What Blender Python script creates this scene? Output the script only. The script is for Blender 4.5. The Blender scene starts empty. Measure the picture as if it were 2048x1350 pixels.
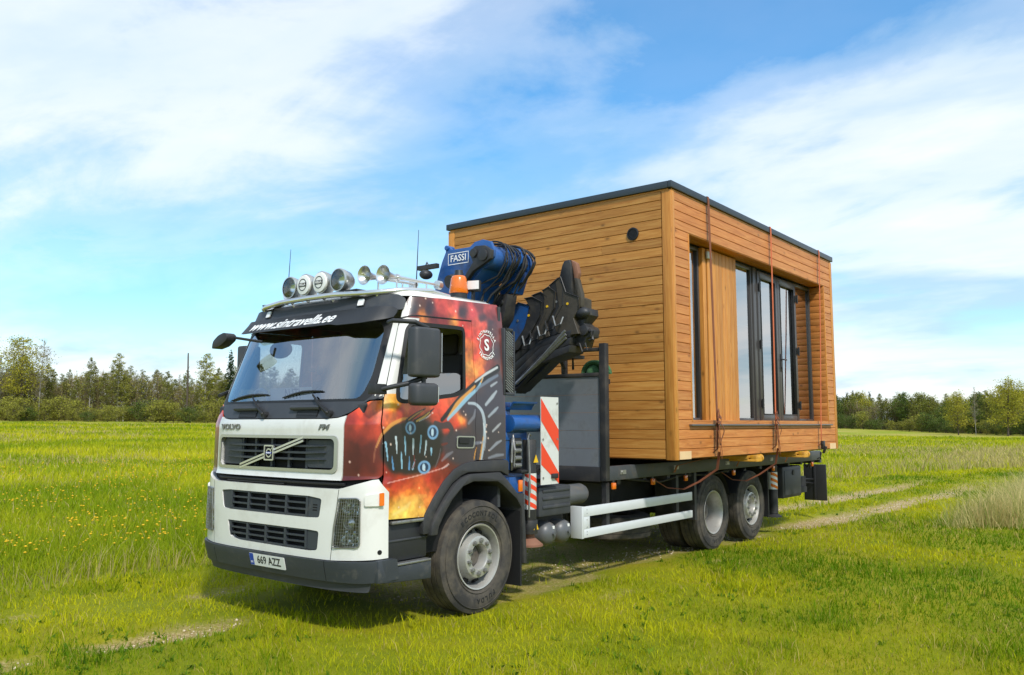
import bpy, bmesh, math, random
import numpy as np
from mathutils import Vector, Matrix
from mathutils.geometry import delaunay_2d_cdt

random.seed(7); RNG = np.random.default_rng(7)
scene = bpy.context.scene
COL = scene.collection
R = math.radians

# ------------------------------------------------------------------ camera
cam_d = bpy.data.cameras.new('camera'); cam = bpy.data.objects.new('camera', cam_d); COL.objects.link(cam)
cam_d.sensor_width = 36.0; cam_d.lens = 1666.23 / 2048 * 36.0
cam_d.clip_start = 0.1; cam_d.clip_end = 5000
_yaw, _pitch = R(38.484), R(5.917)
_f = Vector((math.cos(_pitch)*math.cos(_yaw), math.cos(_pitch)*math.sin(_yaw), math.sin(_pitch)))
_r = Vector((math.sin(_yaw), -math.cos(_yaw), 0)); _u = _r.cross(_f)
CAMLOC = Vector((-4.740, -6.469, 1.762))
cam.matrix_world = Matrix(((_r.x, _u.x, -_f.x, CAMLOC.x), (_r.y, _u.y, -_f.y, CAMLOC.y), (_r.z, _u.z, -_f.z, CAMLOC.z), (0, 0, 0, 1)))
scene.camera = cam

# ------------------------------------------------------------------ light
SUN_AZ = math.atan2(-0.86, -0.50)        # where the sun stands, seen from the truck
SUN_EL = R(46)
sun_d = bpy.data.lights.new('sun', 'SUN'); sun_d.energy = 2.6; sun_d.angle = R(5.0); sun_d.color = (1.0, 0.955, 0.88)
sun = bpy.data.objects.new('sun', sun_d); COL.objects.link(sun)
_s = Vector((math.cos(SUN_AZ)*math.cos(SUN_EL), math.sin(SUN_AZ)*math.cos(SUN_EL), math.sin(SUN_EL)))
sun.rotation_euler = _s.to_track_quat('Z', 'Y').to_euler(); sun.location = (-20, -30, 40)

scene.view_settings.view_transform = 'Standard'; scene.view_settings.look = 'None'
scene.view_settings.gamma = 1.0; scene.view_settings.use_curve_mapping = False
scene.view_settings.exposure = 0.5
scene.cycles.max_bounces = 6; scene.cycles.diffuse_bounces = 3; scene.cycles.glossy_bounces = 3
scene.cycles.transmission_bounces = 4; scene.cycles.transparent_max_bounces = 12
scene.cycles.caustics_reflective = False; scene.cycles.caustics_refractive = False
scene.cycles.use_denoising = True

# ------------------------------------------------------------------ node helper
class NT:
    def __init__(s, tree): s.t = tree; s.n = tree.nodes; s.l = tree.links
    def node(s, typ, **kw):
        n = s.n.new(typ)
        for k, v in kw.items():
            if k.startswith('i_'): n.inputs[k[2:].replace('_', ' ')].default_value = v
            elif k.startswith('k_'): n.inputs[int(k[2:])].default_value = v
            else: setattr(n, k, v)
        return n
    def link(s, a, b): s.l.new(a, b)
    def math(s, op, a, b=None, clamp=False):
        n = s.n.new('ShaderNodeMath'); n.operation = op; n.use_clamp = clamp
        for i, v in enumerate((a, b)):
            if v is None: continue
            if isinstance(v, (int, float)): n.inputs[i].default_value = v
            else: s.l.new(v, n.inputs[i])
        return n.outputs[0]
    def ramp(s, fac, stops, interp='LINEAR'):
        n = s.n.new('ShaderNodeValToRGB'); n.color_ramp.interpolation = interp
        e = n.color_ramp.elements
        while len(e) < len(stops): e.new(0.5)
        for i, (p, c) in enumerate(stops):
            e[i].position = p; e[i].color = (c, c, c, 1) if isinstance(c, (int, float)) else (*c[:3], 1)
        s.l.new(fac, n.inputs[0]); return n.outputs[0]
    def mix(s, fac, a, b, blend='MIX'):
        n = s.n.new('ShaderNodeMix'); n.data_type = 'RGBA'; n.blend_type = blend
        for i, v in ((0, fac), (6, a), (7, b)):
            if isinstance(v, (int, float)): n.inputs[i].default_value = v if i == 0 else (v, v, v, 1)
            elif isinstance(v, tuple): n.inputs[i].default_value = (*v[:3], 1)
            else: s.l.new(v, n.inputs[i])
        return n.outputs[2]
    def noise(s, vec, scale, detail=4, rough=0.55, dist=0.0, lac=2.0):
        n = s.n.new('ShaderNodeTexNoise'); n.inputs['Scale'].default_value = scale; n.inputs['Detail'].default_value = detail
        n.inputs['Roughness'].default_value = rough; n.inputs['Distortion'].default_value = dist
        if vec is not None: s.l.new(vec, n.inputs['Vector'])
        return n.outputs['Fac']

# ------------------------------------------------------------------ sky
world = bpy.data.worlds.new('World'); scene.world = world; world.use_nodes = True
w = NT(world.node_tree); w.n.clear()
sky = w.node('ShaderNodeTexSky', sky_type='NISHITA', sun_disc=False, sun_elevation=SUN_EL, altitude=0,
             air_density=1.0, dust_density=0.5, ozone_density=2.5)
sky.sun_rotation = math.atan2(_s.x, _s.y)
tc = w.node('ShaderNodeTexCoord')
sep = w.node('ShaderNodeSeparateXYZ'); w.link(tc.outputs['Generated'], sep.inputs[0])
zz = w.math('ADD', w.math('MAXIMUM', sep.outputs[2], 0.0), 0.16)
comb = w.node('ShaderNodeCombineXYZ')
w.link(w.math('DIVIDE', sep.outputs[0], zz), comb.inputs[0]); w.link(w.math('DIVIDE', sep.outputs[1], zz), comb.inputs[1])
mp = w.node('ShaderNodeMapping'); w.link(comb.outputs[0], mp.inputs[0])
mp.inputs['Location'].default_value = (-16.907, 17.341, 47.587); mp.inputs['Rotation'].default_value = (0, 0, 3.0531); mp.inputs['Scale'].default_value = (1.0, 0.6214, 1)
nA = w.noise(mp.outputs[0], 0.75, 9, 0.56, 0.35)
nB = w.noise(mp.outputs[0], 2.3, 8, 0.62, 0.5)
nC = w.noise(mp.outputs[0], 0.42, 3, 0.5, 0.2)
dens = w.math('ADD', w.math('MULTIPLY', nA, 0.62), w.math('ADD', w.math('MULTIPLY', nB, 0.2), w.math('MULTIPLY', nC, 0.35)))
cover = w.ramp(dens, [(0.435, 0.0), (0.53, 0.42), (0.61, 0.82), (0.70, 1.0)], 'EASE')
# thin veil towards the horizon, as in hazy spring air
veil = w.ramp(sep.outputs[2], [(0.0, 0.75), (0.10, 0.36), (0.35, 0.17), (1.0, 0.14)])
fac = w.math('MAXIMUM', cover, veil)
thick = w.ramp(w.noise(mp.outputs[0], 1.1, 6, 0.55, 0.3), [(0.36, (4.6, 6.3, 7.5)), (0.50, (7.6, 8.3, 8.8)), (0.68, (9.2, 9.2, 9.2))])
hs = w.node('ShaderNodeHueSaturation'); hs.inputs['Hue'].default_value = 0.494; hs.inputs['Saturation'].default_value = 1.46; hs.inputs['Value'].default_value = 1.75
w.link(sky.outputs[0], hs.inputs['Color'])
col = w.mix(fac, hs.outputs[0], thick)
bg = w.node('ShaderNodeBackground'); bg.inputs['Strength'].default_value = 0.09
w.link(col, bg.inputs[0]); wo = w.node('ShaderNodeOutputWorld'); w.link(bg.outputs[0], wo.inputs[0])

# ------------------------------------------------------------------ materials
def s2l(c): 
    return tuple(((v/255)/12.92 if v/255 <= 0.04045 else ((v/255+0.055)/1.055)**2.4) for v in c)
MATS = {}
def mat(name, col, rough=0.5, metal=0.0, var=0.0, vscale=6.0, bump=0.0, bscale=60.0, coat=0.0, dirt=None, dscale=4.0, spec=0.5, dlim=(0.5, 0.75)):
    """plain principled surface with optional colour variation, dirt patches and fine relief"""
    m = bpy.data.materials.new(name); m.use_nodes = True; t = NT(m.node_tree)
    b = t.n['Principled BSDF']; b.inputs['Roughness'].default_value = rough; b.inputs['Metallic'].default_value = metal
    b.inputs['Coat Weight'].default_value = coat; b.inputs['Coat Roughness'].default_value = 0.05; b.inputs['Specular IOR Level'].default_value = spec
    tcn = t.node('ShaderNodeTexCoord'); v = tcn.outputs['Object']
    c = None
    if var > 0:
        n = t.noise(v, vscale, 5, 0.6)
        c = t.mix(n, tuple(x*(1-var) for x in col), tuple(min(1, x*(1+var)) for x in col))
    if dirt:
        d = t.ramp(t.noise(v, dscale, 7, 0.65, 0.2), [(dlim[0], 0.0), (dlim[1], 1.0)])
        c = t.mix(d, c if c is not None else tuple(col), tuple(dirt))
        t.link(t.mix(d, rough, min(1, rough+0.3)), b.inputs['Roughness'])
    if c is None: b.inputs['Base Color'].default_value = (*col, 1)
    else: t.link(c, b.inputs['Base Color'])
    if bump > 0:
        bn = t.node('ShaderNodeBump'); bn.inputs['Strength'].default_value = bump; bn.inputs['Distance'].default_value = 0.01
        t.link(t.noise(v, bscale, 4, 0.6), bn.inputs['Height']); t.link(bn.outputs[0], b.inputs['Normal'])
    MATS[name] = m; return m

# ------------------------------------------------------------------ mesh helpers
def link_obj(name, me, parent=None, label=None, cat=None, group=None, kind=None):
    o = bpy.data.objects.new(name, me); COL.objects.link(o)
    if parent is not None: o.parent = parent
    tag(o, label, cat, group, kind); return o
def tag(o, label=None, cat=None, group=None, kind=None):
    if label: o['label'] = label
    if cat: o['category'] = cat
    if group: o['group'] = group
    if kind: o['kind'] = kind
    return o
def empty(name, loc=(0, 0, 0), rz=0, **kw):
    o = bpy.data.objects.new(name, None); COL.objects.link(o); o.location = loc; o.rotation_euler = (0, 0, rz)
    o.empty_display_size = 0.2
    return tag(o, **kw)
def smooth(me, ang=35):
    me.polygons.foreach_set('use_smooth', [True]*len(me.polygons)); me.set_sharp_from_angle(angle=R(ang)); me.update()

class MB:
    """collects shapes into one mesh"""
    def __init__(s): s.bm = bmesh.new()
    def box(s, c, d, rot=None, taper=None):
        M = Matrix.Translation(Vector(c))
        if rot is not None: M = M @ (rot.to_4x4() if hasattr(rot, 'to_4x4') else rot)
        r = bmesh.ops.create_cube(s.bm, size=1.0, matrix=M @ Matrix.Diagonal((d[0], d[1], d[2], 1)))
        return s
    def box2(s, a, b): return s.box(((a[0]+b[0])/2, (a[1]+b[1])/2, (a[2]+b[2])/2), (abs(a[0]-b[0]), abs(a[1]-b[1]), abs(a[2]-b[2])))
    def cyl(s, p0, p1, r0, r1=None, seg=20, caps=True):
        p0 = Vector(p0); p1 = Vector(p1); r1 = r0 if r1 is None else r1; d = p1-p0
        M = Matrix.Translation((p0+p1)/2) @ d.to_track_quat('Z', 'Y').to_matrix().to_4x4()
        bmesh.ops.create_cone(s.bm, cap_ends=caps, cap_tris=False, segments=seg, radius1=max(r0, 1e-4), radius2=max(r1, 1e-4), depth=d.length, matrix=M)
        return s
    def sphere(s, c, r, seg=16, sc=(1, 1, 1)):
        bmesh.ops.create_uvsphere(s.bm, u_segments=seg, v_segments=seg//2, radius=r, matrix=Matrix.Translation(Vector(c)) @ Matrix.Diagonal((*sc, 1)))
        return s
    def prism(s, poly, axis, a, b):
        """polygon in the two other axes, extruded along axis from a to b; axis 'y': poly is (x,z); 'x': (y,z); 'z': (x,y)"""
        def P(p, t): return {'y': (p[0], t, p[1]), 'x': (t, p[0], p[1]), 'z': (p[0], p[1], t)}[axis]
        va = [s.bm.verts.new(P(p, a)) for p in poly]; vb = [s.bm.verts.new(P(p, b)) for p in poly]
        n = len(poly)
        s.bm.faces.new(va); s.bm.faces.new(list(reversed(vb)))
        for i in range(n): s.bm.faces.new((va[i], vb[i], vb[(i+1) % n], va[(i+1) % n]))
        return s
    def tube(s, pts, r, seg=8, closed=False):
        pts = [Vector(p) for p in pts]; n = len(pts); rings = []
        rr = r if hasattr(r, '__len__') else [r]*n
        up = Vector((0.13, 0.21, 0.97))
        for i, p in enumerate(pts):
            if closed: t = pts[(i+1) % n]-pts[i-1]
            else: t = pts[min(i+1, n-1)]-pts[max(i-1, 0)]
            t.normalize(); a = t.cross(up)
            if a.length < 1e-3: a = t.cross(Vector((1, 0, 0)))
            a.normalize(); b = t.cross(a)
            rings.append([s.bm.verts.new(p+(a*math.cos(k*2*math.pi/seg)+b*math.sin(k*2*math.pi/seg))*rr[i]) for k in range(seg)])
        for i in range(n if closed else n-1):
            A, B = rings[i], rings[(i+1) % n]
            for k in range(seg): s.bm.faces.new((A[k], A[(k+1) % seg], B[(k+1) % seg], B[k]))
        if not closed:
            s.bm.faces.new(list(reversed(rings[0]))); s.bm.faces.new(rings[-1])
        return s
    def ribbon(s, pts, wdir, wid, th):
        """flat strap along a path: width along wdir"""
        pts = [Vector(p) for p in pts]; wd = Vector(wdir).normalized()*wid/2; n = len(pts); R4 = []
        for i, p in enumerate(pts):
            t = (pts[min(i+1, n-1)]-pts[max(i-1, 0)]).normalized(); nn = t.cross(wd).normalized()*th/2
            R4.append([s.bm.verts.new(q) for q in (p+wd+nn, p-wd+nn, p-wd-nn, p+wd-nn)])
        for A, B in zip(R4, R4[1:]):
            for k in range(4): s.bm.faces.new((A[k], A[(k+1) % 4], B[(k+1) % 4], B[k]))
        s.bm.faces.new(list(reversed(R4[0]))); s.bm.faces.new(R4[-1]); return s
    def lathe(s, prof, c, axis='y', seg=48, closed=False):
        """prof: list of (along axis, radius)"""
        c = Vector(c); rings = []
        for (t, r) in prof:
            ring = []
            for k in range(seg):
                a = 2*math.pi*k/seg; q = {'y': (r*math.cos(a), t, r*math.sin(a)), 'x': (t, r*math.cos(a), r*math.sin(a)), 'z': (r*math.cos(a), r*math.sin(a), t)}[axis]
                ring.append(s.bm.verts.new(c+Vector(q)))
            rings.append(ring)
        prs = list(zip(rings, rings[1:]))+([(rings[-1], rings[0])] if closed else [])
        for A, B in prs:
            for k in range(seg): s.bm.faces.new((A[k], A[(k+1) % seg], B[(k+1) % seg], B[k]))
        return s
    def quad(s, *p): s.bm.faces.new([s.bm.verts.new(q) for q in p]); return s
    def build(s, name, m, parent=None, bevel=0, bseg=2, ang=35, shade=True, **kw):
        bmesh.ops.remove_doubles(s.bm, verts=s.bm.verts, dist=1e-5)
        bmesh.ops.recalc_face_normals(s.bm, faces=s.bm.faces)
        if bevel > 0:
            es = [e for e in s.bm.edges if len(e.link_faces) == 2 and e.calc_face_angle(0) > R(30)]
            bmesh.ops.bevel(s.bm, geom=es, offset=bevel, segments=bseg, affect='EDGES', profile=0.5, clamp_overlap=True)
        me = bpy.data.meshes.new(name); s.bm.to_mesh(me); s.bm.free()
        if m is not None: me.materials.append(MATS[m] if isinstance(m, str) else m)
        if shade: smooth(me, ang)
        return link_obj(name, me, parent, **kw)
def np_mesh(name, verts, faces_flat, loop_tot, m=None):
    """fast mesh from arrays: faces_flat vertex indices, loop_tot corner counts"""
    me = bpy.data.meshes.new(name); nv = len(verts); nf = len(loop_tot)
    me.vertices.add(nv); me.vertices.foreach_set('co', np.asarray(verts, np.float32).ravel())
    me.loops.add(len(faces_flat)); me.loops.foreach_set('vertex_index', np.asarray(faces_flat, np.int32))
    me.polygons.add(nf); ls = np.concatenate([[0], np.cumsum(loop_tot)[:-1]]).astype(np.int32)
    me.polygons.foreach_set('loop_start', ls)
    me.update(calc_edges=True); me.validate()
    if m is not None: me.materials.append(MATS[m] if isinstance(m, str) else m)
    return me
def text_obj(txt, size, M, m, parent, name='lettering', extrude=0.002, shear=0.0, bold=0.0, align='CENTER', sx=1.0, spacing=1.0):
    """letters as a mesh; M maps the text plane (x right, y up, z out) into the scene"""
    cu = bpy.data.curves.new('txt', 'FONT'); cu.body = txt; cu.size = size; cu.extrude = extrude; cu.shear = shear; cu.offset = bold
    cu.align_x = align; cu.align_y = 'CENTER'; cu.resolution_u = 3; cu.space_character = spacing
    to = bpy.data.objects.new('txt', cu); COL.objects.link(to)
    dg = bpy.context.evaluated_depsgraph_get(); me = bpy.data.meshes.new_from_object(to.evaluated_get(dg))
    bpy.data.objects.remove(to); bpy.data.curves.remove(cu)
    me.transform(M @ Matrix.Diagonal((sx, 1, 1, 1))); me.materials.clear(); me.materials.append(MATS[m] if isinstance(m, str) else m)
    me.name = name
    return link_obj(name, me, parent)
def frame(o, xd, yd, zd=None):
    """matrix with the given origin and axis directions"""
    xd = Vector(xd).normalized(); yd = Vector(yd); yd = (yd-xd*yd.dot(xd)).normalized(); zd = xd.cross(yd)
    return Matrix(((xd.x, yd.x, zd.x, o[0]), (xd.y, yd.y, zd.y, o[1]), (xd.z, yd.z, zd.z, o[2]), (0, 0, 0, 1)))
def copy_tree(o, parent=None):
    c = o.copy(); COL.objects.link(c); c.parent = parent
    for ch in [x for x in bpy.data.objects if x.parent == o]: copy_tree(ch, c)
    return c
# ================================================================== GROUND
def sstep(a, b, x): t = np.clip((x-a)/(b-a), 0, 1); return t*t*(3-2*t)
def vnoise(x, y, s, seed=0):
    """smooth value noise, numpy"""
    r = np.random.default_rng(seed); T = r.random((64, 64)); x = np.asarray(x, float)/s; y = np.asarray(y, float)/s
    xi = np.floor(x).astype(int); yi = np.floor(y).astype(int); fx = x-xi; fy = y-yi; fx = fx*fx*(3-2*fx); fy = fy*fy*(3-2*fy)
    g = lambda a, b: T[a % 64, b % 64]
    return (g(xi, yi)*(1-fx)+g(xi+1, yi)*fx)*(1-fy)+(g(xi, yi+1)*(1-fx)+g(xi+1, yi+1)*fx)*fy
def fbm(x, y, s, seed=0, o=4):
    v = 0; a = 0.5; t = 0
    for i in range(o): v = v+a*vnoise(x, y, s/2**i, seed+i); t += a; a *= 0.55
    return v/t
def track_y(x):   # centre line of the old wheel track the truck stands on
    return np.interp(x, [-40, -6, -1.5, 5, 12, 20, 30, 60], [2.6, 1.5, 1.05, 0.25, -0.55, -0.95, -0.9, 3.0])
def rut_mask(x, y):
    """1 in the middle of the two ruts, 0 outside"""
    c = track_y(x); n = fbm(x, y, 1.3, 11)-0.5
    d = np.minimum(np.abs(y-c-0.78+n*0.35), np.abs(y-c+0.78+n*0.35))
    m = 1-sstep(0.14, 0.62, d)
    pat = fbm(x, y, 1.3, 23)
    back = sstep(8.0, 11.0, x)*(1-sstep(21, 27, x))*(0.72+0.35*sstep(0.35, 0.6, pat))
    under = sstep(1.0, 2.2, x)*(1-sstep(8.0, 11.0, x))*0.62*sstep(0.36, 0.6, pat)
    front = np.zeros_like(np.asarray(x, float))
    for cx, cy, rx, ry, k in ((-0.8, 0.30, 0.95, 0.42, 0.95), (-2.3, 0.45, 0.6, 0.36, 0.8), (0.5, 1.6, 0.8, 0.34, 0.62), (-1.5, 1.95, 0.6, 0.28, 0.5), (3.0, -1.75, 0.7, 0.3, 0.5), (5.6, -1.7, 0.9, 0.25, 0.55)):
        front = np.maximum(front, k*(1-sstep(0.2, 1.0, np.hypot((x-cx)/rx, (y-cy)/ry)+(fbm(x, y, 0.35, 29)-0.5)*0.9)))
    belly = sstep(0.6, 1.6, x)*(1-sstep(8.6, 10.0, x))*(1-sstep(0.75, 1.25, np.abs(y)+(fbm(x, y, 0.9, 33)-0.5)*0.8))*0.62
    return np.clip(np.maximum(np.maximum(m*np.maximum(back, under), front), belly), 0, 1)

def meadow_mask(x, y):
    """1 where the grass stands uncut"""
    n = (fbm(x, y, 2.0, 31)-0.5)*1.0
    left = sstep(2.9, 3.6, y+n*0.8-0.02*np.abs(x)+np.where(x > 6, (x-6)*0.02, 0)+np.where(x > 20, (x-20)*0.3, 0))
    right = sstep(0.0, 1.0, (-2.95-0.06*(x-13)-y)+n*0.7)*sstep(10.5, 12.5, x+n*1.5+(y+3.4)*0.8)
    return np.maximum(left, right*(y < -1.5))
def terrain(x, y):
    h = 0.02*np.maximum(0, y-14)*sstep(14, 40, y)
    h = np.minimum(h, 4.0)
    far = sstep(5, 30, np.hypot(x-4, y))
    return h+far*(fbm(x, y, 9, 3)-0.5)*0.18+(fbm(x, y, 1.7, 5)-0.5)*0.05-0.05*rut_mask(x, y)

def mk_ground():
    # rings round the truck, fine near, coarse far
    rad = np.concatenate([np.arange(0.2, 26, 0.2), 26*1.045**np.arange(1, 106)]); nt = 800
    th = np.linspace(0, 2*np.pi, nt, endpoint=False)
    X = 2+rad[:, None]*np.cos(th); Y = rad[:, None]*np.sin(th)
    x = np.concatenate([[2.0], X.ravel()]); y = np.concatenate([[0.0], Y.ravel()]); z = terrain(x, y)
    n = len(rad); i = np.arange(n-1)[:, None]; j = np.arange(nt)[None, :]
    a = 1+i*nt+j; b = 1+i*nt+(j+1) % nt; c = 1+(i+1)*nt+(j+1) % nt; d = 1+(i+1)*nt+j
    q = np.stack([a, d, c, b], -1).reshape(-1, 4)
    jj = np.arange(nt); t = np.stack([np.zeros(nt, int), 1+jj, 1+(jj+1) % nt], -1)
    me = np_mesh('ground', np.stack([x, y, z], -1), np.concatenate([q.ravel(), t.ravel()]), np.concatenate([np.full(len(q), 4), np.full(len(t), 3)]))
    at = me.attributes.new('rut', 'FLOAT', 'POINT'); at.data.foreach_set('value', rut_mask(x, y).astype(np.float32))
    at = me.attributes.new('meadow', 'FLOAT', 'POINT'); at.data.foreach_set('value', meadow_mask(x, y).astype(np.float32))
    smooth(me, 180)
    m = bpy.data.materials.new('ground'); m.use_nodes = True; t = NT(m.node_tree); b = t.n['Principled BSDF']
    b.inputs['Roughness'].default_value = 0.95; b.inputs['Specular IOR Level'].default_value = 0.15
    pos = t.node('ShaderNodeNewGeometry').outputs['Position']
    rut = t.node('ShaderNodeAttribute', attribute_name='rut').outputs['Fac']; mead = t.node('ShaderNodeAttribute', attribute_name='meadow').outputs['Fac']
    lawn = t.ramp(t.noise(pos, 0.6, 8, 0.62), [(0.32, (0.15, 0.20, 0.005)), (0.5, (0.27, 0.285, 0.007)), (0.68, (0.38, 0.33, 0.014))])
    fine = t.noise(pos, 26, 5, 0.7)
    lawn = t.mix(t.math('MULTIPLY', fine, 0.55), lawn, (0.10, 0.12, 0.006))
    mp_ = t.node('ShaderNodeMapping'); t.link(pos, mp_.inputs[0]); mp_.inputs['Scale'].default_value = (1, 1, 1)
    mcol = t.ramp(t.noise(pos, 0.075, 7, 0.6), [(0.3, (0.22, 0.28, 0.014)), (0.44, (0.30, 0.32, 0.026)), (0.54, (0.42, 0.35, 0.08)), (0.72, (0.30, 0.31, 0.03))])
    mcol = t.mix(t.math('MULTIPLY', t.noise(pos, 7, 5, 0.7), 0.5), mcol, (0.15, 0.18, 0.012))
    c = t.mix(mead, lawn, mcol)
    soil = t.ramp(t.noise(pos, 38, 5, 0.75), [(0.3, (0.15, 0.095, 0.035)), (0.5, (0.38, 0.27, 0.12)), (0.66, (0.72, 0.56, 0.31))])
    rm = t.ramp(t.math('ADD', rut, t.math('MULTIPLY', t.math('SUBTRACT', t.noise(pos, 7.0, 6, 0.75), 0.5), 1.5)), [(0.30, 0.0), (0.95, 0.92)])
    c = t.mix(rm, c, soil); t.link(c, b.inputs['Base Color'])
    bn = t.node('ShaderNodeBump'); bn.inputs['Strength'].default_value = 0.7; bn.inputs['Distance'].default_value = 0.04
    t.link(t.noise(pos, 30, 6, 0.7), bn.inputs['Height']); t.link(bn.outputs[0], b.inputs['Normal'])
    me.materials.append(m)
    link_obj('ground', me, None, kind='structure', label='grassy field ground with a worn two-rut wheel track', cat='ground')
mk_ground()

def leafmat(name, attr='tint', trans=0.35, rough=0.6):
    m = bpy.data.materials.new(name); m.use_nodes = True; t = NT(m.node_tree); b = t.n['Principled BSDF']
    a = t.node('ShaderNodeAttribute', attribute_name=attr)
    t.link(a.outputs['Color'], b.inputs['Base Color']); b.inputs['Roughness'].default_value = rough; b.inputs['Specular IOR Level'].default_value = 0.08
    tr = t.node('ShaderNodeBsdfTranslucent'); t.link(a.outputs['Color'], tr.inputs[0])
    mx = t.node('ShaderNodeMixShader'); mx.inputs[0].default_value = trans
    t.link(b.outputs[0], mx.inputs[1]); t.link(tr.outputs[0], mx.inputs[2]); t.link(mx.outputs[0], t.n['Material Output'].inputs[0])
    MATS[name] = m; return m
leafmat('grass_blade', trans=0.4, rough=0.7); leafmat('leaf', trans=0.3)

def blades(name, x, y, h, wd, col, lean=0.5, label=None, cat=None, drop=0.01):
    """grass: each blade a bent strip of three faces; col (n,3)"""
    n = len(x); z = terrain(x, y)-drop; a = RNG.random(n)*2*np.pi; ln = (0.15+RNG.random(n))*lean; la = a+RNG.normal(0, 0.9, n)
    ux, uy = np.cos(a)*wd/2, np.sin(a)*wd/2; lx, ly = np.cos(la+1.57)*ln*h, np.sin(la+1.57)*ln*h
    V = np.empty((n, 5, 3), np.float32)
    for k, (f, wf, lf) in enumerate(((0, 1, 0), (0, -1, 0), (0.55, -0.8, 0.35), (0.55, 0.8, 0.35), (1.0, 0, 1.0))):
        V[:, k, 0] = x+ux*wf+lx*lf; V[:, k, 1] = y+uy*wf+ly*lf; V[:, k, 2] = z+h*f*np.sqrt(np.maximum(0.1, 1-(ln*lf)**2*0.6))
    base = (np.arange(n)*5)[:, None]
    F = np.concatenate([(base+np.array([[0, 1, 2, 3]])).ravel(), (base+np.array([[3, 2, 4]])).ravel()])
    me = np_mesh(name, V.reshape(-1, 3), F, np.concatenate([np.full(n, 4), np.full(n, 3)]), 'grass_blade')
    at = me.attributes.new('tint', 'FLOAT_COLOR', 'POINT'); C = np.ones((n, 5, 4), np.float32); C[:, :, :3] = np.clip(col, 0, 1)[:, None, :]
    at.data.foreach_set('color', C.ravel())
    smooth(me, 180)
    return link_obj(name, me, None, label, cat, None, 'stuff')
def sector(n, r0, r1, p=1.0):
    """points in the camera's field, r0..r1 metres off, with density falling with distance"""
    u = RNG.random(n); r = (r0**(2-p)+u*(r1**(2-p)-r0**(2-p)))**(1/(2-p)) if p != 2 else r0*(r1/r0)**u
    a = R(38.48)+(RNG.random(n)-0.5)*R(74)
    return CAMLOC.x+r*np.cos(a), CAMLOC.y+r*np.sin(a), r
def mixcol(t, a, b): return np.asarray(a)*(1-t[:, None])+np.asarray(b)*t[:, None]
def under_truck(x, y): return (x > 0.3) & (x < 10.5) & (np.abs(y) < 1.1)
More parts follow.
